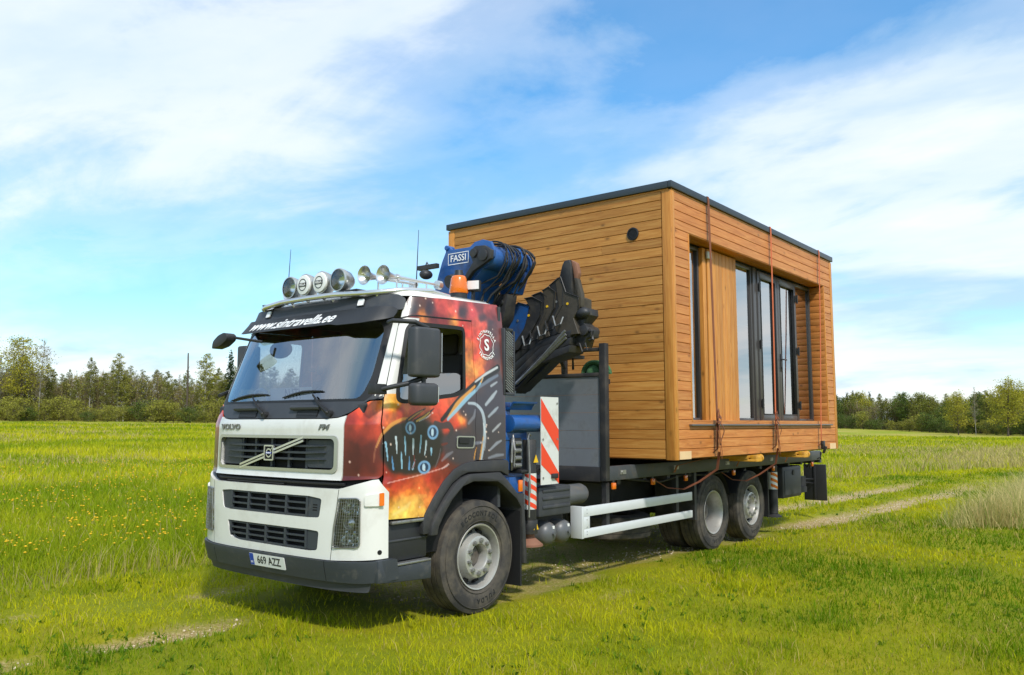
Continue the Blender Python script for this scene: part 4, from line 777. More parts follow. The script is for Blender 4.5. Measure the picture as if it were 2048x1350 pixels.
# ---- airbrushed print: colour of a point of the side
def art_color(x, y, z):
    ax = x-0.87*(y+1.245); n = len(ax); wx = (fbm(ax*7+3, z*7, 1.0, 201)-.5)*.09; wz = (fbm(ax*7, z*7+9, 1.0, 207)-.5)*.09
    px, pz = ax+wx, z+wz; acc = np.zeros((n, 3)); wt = np.zeros(n)
    for kx, kz, r, g, b in ART_KEYS:
        w_ = 1/((px-kx)**2+(pz-kz)**2+.0006)**1.9; acc += w_[:, None]*np.array((r, g, b)); wt += w_
    c = acc/wt[:, None]; lum = c.mean(1)
    f = fbm(ax*11, z*11+wx*8, 1.0, 211, 5)-.5; c = c*(1+(f*1.0*np.clip(lum/140, .25, 1))[:, None])
    for pts, wd, colr, soft, al in ART_STROKES:
        P_ = np.array(pts)
        if wd == 'fill':
            ins = in_poly(ax, z, pts); d = np.full(n, 9.)
            for a, b in zip(P_, np.roll(P_, -1, 0)):
                t = np.clip(((ax-a[0])*(b[0]-a[0])+(z-a[1])*(b[1]-a[1]))/(np.sum((b-a)**2)+1e-9), 0, 1); d = np.minimum(d, np.hypot(ax-a[0]-t*(b[0]-a[0]), z-a[1]-t*(b[1]-a[1])))
            m_ = np.where(ins, 1.0, 1-np.clip(d/(soft*2), 0, 1))
        else:
            if len(P_) == 1: m_ = 1-np.clip((np.hypot(ax-P_[0][0], z-P_[0][1])-wd[0]*.4)/(soft+1e-5), 0, 1)
            else:
                # smooth the path
                tt = np.linspace(0, len(P_)-1, 24); Q = np.stack([np.interp(tt, np.arange(len(P_)), P_[:, 0]), np.interp(tt, np.arange(len(P_)), P_[:, 1])], -1)
                if len(P_) > 2:
                    for _ in range(2): Q[1:-1] = (Q[:-2]+2*Q[1:-1]+Q[2:])/4
                m_ = np.zeros(n); W3 = np.interp(np.linspace(0, 2, 24), [0, 1, 2], wd)*1.25+.0012
                for i in range(23):
                    a, b = Q[i], Q[i+1]; t = np.clip(((ax-a[0])*(b[0]-a[0])+(z-a[1])*(b[1]-a[1]))/(np.sum((b-a)**2)+1e-9), 0, 1); d = np.hypot(ax-a[0]-t*(b[0]-a[0]), z-a[1]-t*(b[1]-a[1]))
                    m_ = np.maximum(m_, 1-np.clip((d-(W3[i]+(W3[i+1]-W3[i])*t))/(soft*.8+1e-5), 0, 1))
        m_ = (m_*al)[:, None]; c = c*(1-m_)+np.array(colr)*m_
    for cx, cz, rx, rz in ART_RINGS:
        d = np.hypot((ax-cx)/rx, (z-cz)/rz); m_ = np.clip(1-(np.abs(d-.86)-.12)/.12, 0, 1)[:, None]; c = c*(1-m_)+np.array((120, 165, 205))*m_
        m_ = (np.clip(1-(d-.66)/.08, 0, 1)*.9)[:, None]; c = c*(1-m_)+np.array((35, 60, 95))*m_; m_ = np.clip(1-(np.hypot((ax-cx+.006)/(rx*.22), (z-cz)/(rz*.5))-1)/.3, 0, 1)[:, None]; c = c*(1-m_)+np.array((190, 215, 230))*m_
    sp = np.random.default_rng(5); 
    for _ in range(70):
        cx, cz, r = sp.uniform(-.3, 1.75), sp.uniform(.95, 2.95), sp.uniform(.003, .008); m_ = (np.clip(1-(np.hypot(ax-cx, z-cz)-r)/.006, 0, 1)*.85)[:, None]; c = c*(1-m_)+np.array((255, 225, 205))*m_
    return np.clip(c, 0, 255)
def srgb_lin(c): c = c/255; return np.where(c <= .04045, c/12.92, ((c+.055)/1.055)**2.4)
am = bpy.data.materials.new('airbrush_print'); am.use_nodes = True; _t = NT(am.node_tree); _b = _t.n['Principled BSDF']; _b.inputs['Roughness'].default_value = .33; _b.inputs['Coat Weight'].default_value = .35; _b.inputs['Coat Roughness'].default_value = .08
_t.link(_t.mix(1.0, _t.node('ShaderNodeAttribute', attribute_name='print').outputs['Color'], (0.86, 0.86, 0.86), 'MULTIPLY'), _b.inputs['Base Color']); MATS['airbrush_print'] = am
def paint(o, white=None):
    me = o.data; co = np.empty(len(me.vertices)*3, np.float32); me.vertices.foreach_get('co', co); co = co.reshape(-1, 3); y = -np.abs(co[:, 1])
    c = srgb_lin(art_color(co[:, 0].astype(float), y.astype(float), co[:, 2].astype(float)))
    if white is not None: c[white(co[:, 0], co[:, 2])] = (.72, .71, .67)
    C = np.ones((len(c), 4), np.float32); C[:, :3] = c; me.attributes.new('print', 'FLOAT_COLOR', 'POINT').data.foreach_set('color', C.ravel()); return o

# ---- panels with the print: corners, doors, rear side panels
corner = rounded([(.926, 1.287), (1.237, 1.307), (1.272, 1.335), (1.264, 1.66), (1.203, 1.962), (1.098, 1.955), (.955, 1.856), (.926, 1.838)], .012, 2)
door_o = [(1.281, 1.335), (1.275, 1.656), (1.213, 1.965), (1.165, 2.62), (1.175, 2.69), (1.255, 2.720), (2.186, 2.742), (2.361, 2.034), (2.398, 1.42), (2.332, 1.406), (2.22, 1.39), (2.12, 1.347), (2.0, 1.246), (1.89, 1.11), (1.785, .969), (1.765, .953), (1.352, .965), (1.335, 1.0)]
win = rounded([(1.292, 2.05), (1.325, 1.955), (1.411, 1.934), (2.085, 2.014), (2.194, 2.06), (2.194, 2.118), (2.098, 2.613), (2.06, 2.675), (1.941, 2.68), (1.26, 2.667), (1.229, 2.60)], .06, 4)
rear_o = [(2.405, 1.422), (2.825, 1.414), (2.815, 2.03), (2.80, 2.88), (2.72, 2.95), (1.66, 2.925), (1.20, 2.90), (1.165, 2.80), (1.165, 2.705), (1.255, 2.732), (2.193, 2.752), (2.369, 2.036)]
for mir in (False, True):
    rs = .0072 if not mir else .03
    paint(panel('corner_panel', corner, 'airbrush_print', truck, off=.006, res=rs, mirror=mir))
    d = paint(panel('door', door_o, 'airbrush_print', truck, holes=[win], off=.006, res=rs, mirror=mir), lambda x, z: (z > 2.02) & (x < .335+(z-2.0)*.30) & (z < 2.70))
    ring('window_seal', win, shrink(win, .035), 'rubber_black', d, off=.009, mirror=mir)
    paint(panel('rear_side_panel', rear_o, 'airbrush_print', truck, off=.004, res=rs, mirror=mir), lambda x, z: (z > 2.70) & (x < .44+(z-2.7)*.2))
    panel('a_pillar', [(1.125, 2.0), (1.203, 1.99), (1.155, 2.69), (1.108, 2.69)], 'paint_white', truck, off=.004, mirror=mir)
    s = -1 if mir else 1
    # recessed door handle, lower trim, drip rail
    hp = [cab_pt(s*u, z, .012) for u, z in ((2.133, 1.645), (2.363, 1.638), (2.349, 1.540), (2.126, 1.547))]
    h = panel('handle', rounded([(2.13, 1.545), (2.352, 1.54), (2.365, 1.638), (2.135, 1.645)], .02, 3), 'plastic_dark', d, off=.010, th=.006, mirror=mir)
    ring('handle_rim', rounded([(2.122, 1.538), (2.358, 1.532), (2.372, 1.645), (2.127, 1.652)], .025, 3), rounded([(2.135, 1.549), (2.347, 1.543), (2.36, 1.634), (2.14, 1.640)], .018, 3), 'silver', h, off=.014, th=.006, mirror=mir)
    panel('handle_grip', rounded([(2.15, 1.585), (2.285, 1.58), (2.287, 1.625), (2.152, 1.63)], .01, 2), 'rubber_black', h, off=.020, th=.012, mirror=mir)
    panel('drip_rail', [(1.175, 2.695), (1.255, 2.722), (2.186, 2.744), (2.188, 2.752), (1.253, 2.731), (1.172, 2.704)], 'rubber_black', d, off=.014, th=.012, mirror=mir)
# white emblem with lettering on the near rear side panel
def skin_frame(U, z, off):
    p = Vector(cab_pt(U, z, off)); e = .01; du = (Vector(cab_pt(U+e, z, off))-p); dz = (Vector(cab_pt(U, z+e, off))-p); return frame(p, du, dz)
def skin_text(txt, U, z, size, m, par, off=.010, rot=0.0, **kw):
    return text_obj(txt, size, skin_frame(U, z, off) @ Matrix.Rotation(rot, 4, 'Z'), m, par, **kw)
LU, LZ = 2.492, 2.528
skin_text('S', LU, LZ-.004, .155, 'lettering_white', truck, bold=.004, name='emblem_letter')
er = MB(); Mf = skin_frame(LU, LZ, .009)
for k in range(64):
    a0, a1 = k*2*math.pi/64, (k+1)*2*math.pi/64; r0 = .098+.005*math.sin(k*2*math.pi/8*1.0); r1 = r0+.007
    er.quad(*[Mf @ Vector((r*math.cos(a), r*math.sin(a), 0)) for r, a in ((r0, a0), (r1, a0), (r1, a1), (r0, a1))])
er.build('emblem_ring', 'lettering_white', truck, shade=False)
for txt, a0, sg in (('SINTRAVELLA', 158, -1), ('TRANSPORT', 218, 1)):
    for i, ch in enumerate(txt):
        a = R(a0+sg*i*(13.5 if sg < 0 else 13)); r = .134
        text_obj(ch, .040, Mf @ Matrix.Translation((r*math.cos(a), r*math.sin(a), .001)) @ Matrix.Rotation(a-math.pi/2 if sg < 0 else a+math.pi/2, 4, 'Z'), 'lettering_white', truck, 'emblem_letter', bold=.001)

# ---- cab inner shell, roof, interior
def outline(z, ins=0.0, xr=1.70):
    us = [k*.0625 for k in range(-47, 48) if abs(k*.0625) <= 2.79]; pts = [Vector(cab_pt(u, z, -ins)) for u in us]
    for p in pts: p.x = min(p.x, xr-ins)
    return pts
rb = MB(); prev = None
for z, ins in ((2.915, .012), (2.95, .035), (2.975, .09), (2.992, .20), (3.005, .45)):
    ringv = [rb.bm.verts.new((p.x, p.y, z)) for p in outline(2.93, ins)]
    if prev:
        n = len(ringv)
        for i in range(n): rb.bm.faces.new((prev[i], prev[(i+1) % n], ringv[(i+1) % n], ringv[i]))
    prev = ringv
rb.bm.faces.new(prev); rb.build('roof', 'paint_white', truck, ang=60)
MB().box2((1.66, -1.20, .95), (1.70, 1.20, 2.93)).build('back_wall', 'plastic_grey', truck)
MB().box2((.12, -1.17, 1.28), (1.655, 1.17, 1.32)).box2((.15, -1.15, .62), (1.2, 1.15, 1.26)).build('cab_floor', 'void_black', truck)
MB().box2((1.615, -1.16, 1.33), (1.655, 1.16, 2.90)).build('cabin_lining', 'cabin_grey', truck)
MB().box2((.50, -1.10, 2.83), (1.60, 1.10, 2.86)).build('headliner', 'cabin_grey', truck)
dash = MB().prism([(.02, 1.35), (.02, 1.93), (.16, 1.975), (.40, 1.95), (.50, 1.84), (.48, 1.35)], 'y', -1.09, 1.09).build('dashboard', 'cabin_dark', truck, bevel=.02)
for sy in (-.62, .62):
    st = MB().box2((.95, sy-.25, 1.62), (1.42, sy+.25, 1.76)).prism([(1.34, 1.72), (1.50, 1.74), (1.60, 2.45), (1.50, 2.47)], 'y', sy-.24, sy+.24).prism([(1.50, 2.47), (1.58, 2.46), (1.60, 2.68), (1.53, 2.68)], 'y', sy-.13, sy+.13).build('seat', 'cabin_cloth', truck, bevel=.035, bseg=3)
sw = MB().tube([(.58+.21*math.sin(a)*.42, -.62+.21*math.cos(a), 2.02+.21*math.sin(a)*.9) for a in np.linspace(0, 2*math.pi, 24, endpoint=False)], .017, 8, True).cyl((.58, -.62, 2.02), (.42, -.62, 1.86), .03, seg=10).box((.58, -.62, 2.02), (.03, .38, .05)).build('steering_wheel', 'cabin_dark', truck)
MB().tube([(.30, .80+.13*math.cos(a), 1.98+.13*math.sin(a)) for a in np.linspace(0, math.pi, 12)], .016, 8).build('grab_rail', 'cabin_grey', truck)
MB().box((.10, .02, 2.035), (.012, .62, .13), Matrix.Rotation(-.2, 3, 'Y')).build('name_board', 'paper_white', truck)
text_obj('AHTI', .14, frame((.092, .0, 2.035), (0, -1, 0), (-.2, 0, 1)), 'ink', truck, sx=.8)
MB().sphere((.36, -.06, 2.27), .045, 12, (.5, 1, 1)).cyl((.30, -.06, 2.27), (.24, -.06, 2.27), .02).box((.33, -.10, 2.14), (.04, .16, .05)).cyl((.36, -.22, 2.25), (.40, -.22, 2.25), .045, seg=14).build('dash_camera', 'cabin_dark', truck, bevel=.006)
MB().sphere((.33, .52, 2.50), .17, 20, (.35, 1.0, .52)).build('inner_mirror', 'cabin_dark', truck)

# ---- front: white grille panel, slatted grille, badge bar
gh = rounded(rect(-.835, .835, 1.372, 1.635), .05, 5)
gp = panel('grille_panel', [(-.92, 1.287), (.92, 1.287), (.92, 1.832), (.84, 1.812), (.72, 1.803), (-.72, 1.803), (-.84, 1.812), (-.92, 1.832)], 'paint_white', truck, holes=[gh], off=.012, th=.03)
panel('grille_backing', rect(-.86, .86, 1.35, 1.66), 'void_black', truck, off=-.055)
ring('grille_surround', rounded(rect(-.872, .872, 1.345, 1.662), .06, 5), gh, 'silver', gp, off=.022, th=.04)
for s in (-1, 1): panel('grille_blank', rounded([(s*.49, 1.385), (s*.82, 1.385), (s*.82, 1.622), (s*.49, 1.622)], .03, 4), 'plastic_bumper', gp, off=-.012, th=.03)
for z in (1.455, 1.512, 1.569): panel('grille_slat', [(-.72, z), (-.5, z-.009), (.5, z-.009), (.72, z), (.5, z+.009), (-.5, z+.009)], 'plastic_bumper', gp, off=.008, th=.04)
for u in (-.48, -.27, -.025, .225, .47): panel('grille_post', rect(u-.014, u+.014, 1.375, 1.632), 'plastic_bumper', gp, off=-.016, th=.03)
for sgn, m_ in ((0, 'plastic_dark'), (.015, 'chrome'), (-.015, 'chrome')):
    w_ = .004 if sgn == 0 else .009; panel('badge_bar', [(-.462, 1.370+sgn-w_), (.462, 1.630+sgn-w_), (.462, 1.630+sgn+w_), (-.462, 1.370+sgn+w_)], m_, gp, off=.024 if sgn else .019, th=.012)
bd = panel('badge', rounded(rect(-.068, .062, 1.437, 1.567), .008, 2), 'void_black', gp, off=.030, th=.02)
ring('badge_rim', rounded(rect(-.072, .066, 1.433, 1.571), .01, 2), rounded(rect(-.060, .054, 1.445, 1.559), .008, 2), 'chrome', bd, off=.036, th=.012)
Mb = skin_frame(-.003, 1.500, .034); rg = MB()
for k in range(28):
    a0, a1 = k*2*math.pi/28, (k+1)*2*math.pi/28; rg.quad(*[Mb @ Vector((r*math.cos(a), r*math.sin(a), 0)) for r, a in ((.030, a0), (.042, a0), (.042, a1), (.030, a1))])
for p, q in (((.030, .030), (.052, .052)),): rg.quad(*[Mb @ Vector(v) for v in ((p[0]-.006, p[1], 0), (p[0], p[1]-.006, 0), (q[0], q[1]-.006, 0), (q[0]-.006, q[1], 0))])
rg.build('badge_ring', 'chrome', bd, shade=False); MB().quad(*[Mb @ Vector(v) for v in ((-.042, -.010, .001), (.042, -.010, .001), (.042, .010, .001), (-.042, .010, .001))]).build('badge_band', 'plate_blue', bd, shade=False)
skin_text('VOLVO', -.003, 1.500, .018, 'lettering_white', bd, off=.0365, name='badge_lettering', sx=1.2)
skin_text('VOLVO', -.66, 1.732, .070, 'letter_grey', gp, off=.014, extrude=.004, bold=.003, sx=1.5, name='lettering'); skin_text('FM', .70, 1.732, .066, 'letter_grey', gp, off=.014, extrude=.004, bold=.002, sx=1.5, shear=.3, name='lettering')
panel('gap_backing', rect(-1.2, 1.2, 1.19, 1.31), 'void_black', truck, off=-.04)
MB().tube([cab_pt(u, 1.255, -.02) for u in np.linspace(-.85, .95, 24)], .012, 6).tube([cab_pt(u, 1.235, -.025) for u in np.linspace(-.7, .2, 12)], .009, 5).build('hose_bundle', 'rubber_black', truck)

# ---- scuttle, windscreen, wipers
sc_top = [(1.045, 1.955), (-1.045, 1.955)]
panel('scuttle', [(-1.2, 1.978), (-1.09, 1.966), (-.945, 1.862), (-.84, 1.822), (-.72, 1.812), (.72, 1.812), (.84, 1.822), (.945, 1.862), (1.09, 1.966), (1.2, 1.978), (1.19, 2.075), (1.125, 2.085), (1.10, 2.0)]+sc_top+[(-1.10, 2.0), (-1.125, 2.085), (-1.19, 2.075)], 'plastic_grey', truck, off=.004)
wso = [(-1.045, 1.957), (1.045, 1.957), (1.098, 2.0), (1.118, 2.18), (1.105, 2.66), (1.09, 2.76), (-1.09, 2.76), (-1.105, 2.66), (-1.118, 2.18), (-1.098, 2.0)]
wsi = rounded([(-1.0, 1.978), (1.0, 1.978), (1.055, 2.18), (1.045, 2.62), (.9, 2.70), (-.9, 2.70), (-1.045, 2.62), (-1.055, 2.18)], .07, 5)
ws = panel('windscreen', wso, 'cab_glass', truck, off=0.0, th=.006); ring('windscreen_border', wso, wsi, 'rubber_black', ws, off=.003, th=.012)
for u0, u1, z0 in ((-.59, -.29, 1.812), (.30, .585, 1.812)):
    vt = panel('vent', rounded(rect(u0, u1, z0+.008, z0+.072), .01, 2), 'void_black', truck, off=.006, th=.004)
    for k in range(5): panel('vent_slat', rect(u0+.012, u1-.012, z0+.014+k*.0125, z0+.020+k*.0125), 'plastic_grey', vt, off=.011, th=.006)
    MB().tube([cab_pt(u, 1.905, .025) for u in np.linspace(u0-.08, u1+.02, 6)], .022, 8).build('wiper_cover', 'plastic_grey', truck)
for (pu, pz), (eu, ez), (b0, b1) in (((-.14, 1.845), (-.42, 2.005), ((-.86, 1.985), (-.22, 2.035))), ((.74, 1.85), (.46, 2.02), ((.02, 2.0), (.56, 2.05)))):
    wp = MB().tube([cab_pt(pu, pz, .03), cab_pt(pu-.01, pz+.01, .045), cab_pt((pu+eu)/2, (pz+ez)/2, .05), cab_pt(eu, ez, .03)], [.022, .02, .012, .008], 6).cyl(cab_pt(pu, pz, 0), cab_pt(pu, pz, .05), .028, seg=12)
    wp = wp.build('wiper', 'rubber_black', truck)
    bl = [(b0[0]+(b1[0]-b0[0])*t, b0[1]+(b1[1]-b0[1])*t+.02*math.sin(t*math.pi)) for t in np.linspace(0, 1, 9)]
    MB().tube([cab_pt(u, z, .012) for u, z in bl], [.006, .009, .012, .013, .015, .013, .012, .009, .006], 5).build('wiper_blade', 'rubber_black', wp)
# ---- roof front and sun visor with the web address
panel('roof_front', rounded([(-1.175, 2.775), (1.175, 2.775), (1.18, 2.88), (1.10, 2.925), (-1.10, 2.925), (-1.18, 2.88)], .03, 3), 'plastic_grey', truck, off=.028, th=.04)
vis_off = lambda u, z: .045+.085*max(0, (2.80-z)/.14)*(1-.85*sstep(.86, 1.08, abs(u)))+.85*CD*float(np.interp(min(abs(u), 1.02), _al, _sx))*(1-.8*sstep(.90, 1.10, abs(u)))
panel('sun_visor', rounded([(-1.09, 2.715), (-.90, 2.664), (.50, 2.662), (.60, 2.645), (.90, 2.645), (1.12, 2.70), (1.14, 2.775), (1.08, 2.805), (-1.05, 2.805), (-1.11, 2.78)], .03, 3), 'plastic_dark', truck, off=vis_off, th=.022)
ct = text_obj('www.sintravella.ee', .108, Matrix.Identity(4), 'lettering_white', truck, shear=.25, bold=.0016, sx=1.10)
_w = max(v.co.x for v in ct.data.vertices)-min(v.co.x for v in ct.data.vertices); _k = 1.30/_w
for v in ct.data.vertices:
    u = -.155+v.co.x*_k; z = 2.731+v.co.y*1.30; v.co = cab_pt(u, z, vis_off(u, z)+.004+v.co.z)
for u in (-.72, .72):
    ml = panel('marker_lamp', rounded(rect(u-.05, u+.05, 2.825, 2.905), .012, 2), 'plastic_dark', truck, off=.036, th=.02); panel('lamp_lens', rounded(rect(u-.03, u+.04, 2.835, 2.897), .01, 2), 'lettering_white', ml, off=.046, th=.02)

# ---- bumper
uo = rounded([(-.685, .975), (-.58, .967), (.58, .967), (.715, .972), (.735, 1.13), (.58, 1.147), (-.58, 1.147), (-.735, 1.135)], .025, 3)
lo_ = rounded([(-.545, .72), (-.40, .698), (.60, .690), (.70, .70), (.715, .858), (.59, .865), (-.41, .868), (-.60, .868)], .025, 3)
hl = rounded([(.872, .737), (1.095, .745), (1.126, .765), (1.12, 1.13), (1.095, 1.148), (.925, 1.143), (.885, .90)], .02, 3)
bo = [(-1.36, .652), (-.86, .630), (.86, .630), (1.36, .652), (1.352, 1.19), (1.32, 1.222), (1.245, 1.300), (1.20, 1.296), (.96, 1.228), (.90, 1.216), (-.90, 1.216), (-.96, 1.228), (-1.20, 1.296), (-1.245, 1.300), (-1.32, 1.222), (-1.352, 1.19)]
bp = panel('bumper', bo, 'paint_white', truck, holes=[uo, lo_, hl, mirror_uz(hl)], off=.012, th=.05)
panel('bumper_backing', rect(-1.2, 1.2, .66, 1.2), 'void_black', truck, off=-.075)
for u0, u1 in ((.86, .851),):
    for s in (1, -1): panel('bumper_seam', [(s*.848, .632), (s*.853, .632), (s*.919, 1.215), (s*.914, 1.215)], 'void_black', bp, off=.0125, th=.001)
for z0, z1, ue, ul in ((.967, 1.147, .565, .72), (.695, .865, .565, .69)):
    gi = panel('grille_insert', rect(-.60, .60, z0+.002, z1-.002), 'void_black', bp, off=-.05, th=.01)
    for s in (-1, 1): panel('grille_blank', rounded([(s*.57, z0+.004), (s*ul, z0+.008), (s*(ul+.01), z1-.012), (s*.57, z1-.004)], .015, 2), 'plastic_bumper', bp, off=.002, th=.03)
    for k in range(4): panel('grille_slat', rect(-.565, .565, z0+.004+k*(z1-z0-.020)/3, z0+.018+k*(z1-z0-.020)/3), 'plastic_bumper', bp, off=.004, th=.03)
    for k in range(5): u = -.555+k*.2775; panel('grille_post', rect(u-.013, u+.013, z0+.006, z1-.006), 'plastic_bumper', bp, off=.008, th=.03)
for k in range(3): panel('vent_slot', rect(.625, .68, 1.025+k*.022, 1.036+k*.022), 'void_black', bp, off=.0035, th=.001)
panel('lower_bumper', rounded([(-1.39, .47), (-1.1, .452), (1.1, .452), (1.44, .47), (1.44, .640), (.86, .624), (-.86, .624), (-1.36, .640)], .02, 3), 'plastic_bumper', truck, off=.035, th=.09)
for s in (1, -1): panel('bumper_seam', rect(s*.80-.003, s*.80+.003, .455, .624), 'void_black', truck, off=.0356, th=.001)
panel('front_lip', rounded([(-1.0, .385), (1.17, .375), (1.20, .46), (-1.1, .46)], .02, 3), 'plastic_grey', truck, off=.012, th=.05)
# number plate
pl = panel('number_plate', rounded(rect(-.185, .320, .497, .605), .008, 2), 'paper_white', truck, off=.044, th=.006); panel('plate_band', rect(-.183, -.125, .499, .603), 'plate_blue', pl, off=.0447, th=.0006)
skin_text('669 AZZ', .095, .551, .098, 'ink', pl, off=.0445, extrude=.0008, bold=.0015, sx=.92, spacing=1.02); skin_text('EST', -.154, .525, .026, 'lettering_white', pl, off=.0452, extrude=.0004)
# headlamps with guard mesh
for mir in (False, True):
    s = -1 if mir else 1; hd = panel('headlamp', hl, 'lamp_back', truck, off=-.055, th=.01, mirror=mir)
    def F(u, z, o): return Vector(cab_pt(s*u, z, o))
    for za, zb in ((1.005, 1.135), (.752, .872)):
        panel('reflector', rounded([(.90+(za-.75)*.08, za), (1.112, za), (1.108, zb), (.905+(zb-.75)*.08, zb)], .03, 3), 'reflector', hd, off=lambda u, z: -.045+.020*math.sin(abs(u)*70)*math.cos(z*48), th=.004, res=.014, mirror=mir, ang=25)
    for (u, z, r, m_) in ((1.012, .938, .056, 'chrome'),):
        M_ = skin_frame(s*u, z, -.03); lb = MB(); pr = [(r*1.05, .012), (r, .012), (r*.72, -.010), (r*.3, -.018), (.001, -.020)] if m_ == 'reflector' else [(r, -.005), (r, .02), (r*.85, .026), (r*.8, .012), (r*.55, .020), (.001, .034)]
        rings = [[lb.bm.verts.new(M_ @ Vector((q*math.cos(a), q*math.sin(a), h))) for a in np.linspace(0, 2*math.pi, 24, endpoint=False)] for q, h in pr]
        for A, B in zip(rings, rings[1:]):
            for k in range(24): lb.bm.faces.new((A[k], A[(k+1) % 24], B[(k+1) % 24], B[k]))
        lb.build('reflector', m_, hd, ang=50)
    panel('lamp_cover', shrink(hl, .004), 'lamp_glass', hd, off=.008, th=.004, mirror=mir)
    g = MB()
    for k in range(15):
        z = .755+k*.0272; g.tube([F(u, z, .026) for u in np.linspace(.885+(z-.75)*.10, 1.118, 7)], .0018, 4)
    for k in range(11):
        u = .885+k*.023; z0 = .745 if u > .9 else .75; g.tube([F(u+(z-.75)*.10*(1-k/10), z, .026) for z in np.linspace(z0, 1.142, 7)], .0018, 4)
    g.tube([F(u, z, .024) for u, z in hl], .005, 5, True); g.build('guard_mesh', 'steel', hd)
    ib = panel('side_indicator', rounded([(1.155, 1.083), (1.30, 1.083), (1.297, 1.19), (1.152, 1.172)], .012, 2), 'paint_white', truck, off=.03, th=.02, mirror=mir); panel('lamp_lens', rounded([(1.262, 1.086), (1.298, 1.086), (1.295, 1.192), (1.26, 1.188)], .006, 2), 'lens_orange', ib, off=.042, th=.02, mirror=mir)
    MB().cyl(F(1.281, .704, .006), F(1.281, .704, .0135), .020, seg=16).build('tow_cover', 'void_black', bp)
# half-lowered near window, closed far window
panel('side_window', rounded([(1.335, 1.965), (1.41, 1.945), (2.085, 2.022), (2.175, 2.062), (2.165, 2.20), (2.06, 2.235), (1.30, 2.19), (1.30, 2.05)], .035, 4), 'side_glass', truck, off=-.012, th=.004)
panel('side_window', shrink(win, .01), 'cab_glass', truck, off=-.012, th=.004, mirror=True)
# mirrors
MB().tube([(.10, -1.24, 2.035), (.02, -1.30, 2.05), (.20, -1.42, 2.10), (.34, -1.50, 2.16)], .022, 8).box((.0, -1.27, 2.05), (.14, .08, .085)).build('mirror_arm', 'plastic_dark', truck, bevel=.008)
MB().tube([(.16, -1.22, 2.63), (.10, -1.34, 2.63), (.22, -1.48, 2.62), (.34, -1.52, 2.57)], .022, 8).build('mirror_arm', 'plastic_dark', truck, bevel=.008)
def mirror_house(poly, y0, y1, m_, name, face):
    o = MB().prism(rounded(poly, .05, 4), 'y', y0, y1).build(name, m_, truck, bevel=.02, bseg=3, ang=50); return o
mh = MB().prism(rounded([(.155, -1.555), (.46, -1.575), (.475, -1.43), (.30, -1.40), (.165, -1.43)], .06, 4), 'z', 2.155, 2.575).build('mirror_housing', 'plastic_grey', truck, bevel=.025, bseg=3, ang=50)
MB().box((.474, -1.50, 2.37), (.006, .11, .34)).build('mirror_glass', 'chrome', mh)
mh = MB().prism(rounded([(.17, -1.56), (.44, -1.575), (.45, -1.42), (.18, -1.42)], .06, 4), 'z', 1.915, 2.105).build('mirror_housing', 'plastic_grey', truck, bevel=.035, bseg=3, ang=50)
MB().box((.447, -1.495, 2.01), (.008, .10, .13)).build('mirror_glass', 'chrome', mh); MB().cyl((.31, -1.5, 2.10), (.31, -1.5, 2.16), .02, seg=10).build('mirror_stalk', 'plastic_dark', truck)
fm = MB().prism(rounded([(1.058, 2.504), (1.04, 2.584), (0.949, 2.638), (0.845, 2.662), (0.79, 2.628), (0.799, 2.582), (0.907, 2.529)], .03, 3), 'x', -.11, .0).build('front_mirror', 'plastic_dark', truck, bevel=.02, bseg=3)
MB().tube([(-.03, 0.874, 2.624), (0, 0.735, 2.602), (.12, 0.5359999999999999, 2.565)], .014, 7).build('mirror_arm', 'plastic_dark', truck)
MB().prism(rounded([(.44, 1.47), (.66, 1.47), (.65, 1.30), (.45, 1.30)], .05, 4), 'z', 2.13, 2.60).build('mirror_housing', 'plastic_grey', truck, bevel=.02)
MB().tube([(.10, 1.22, 2.05), (.3, 1.34, 2.1), (.50, 1.40, 2.16)], .02, 6).build('mirror_arm', 'plastic_dark', truck)
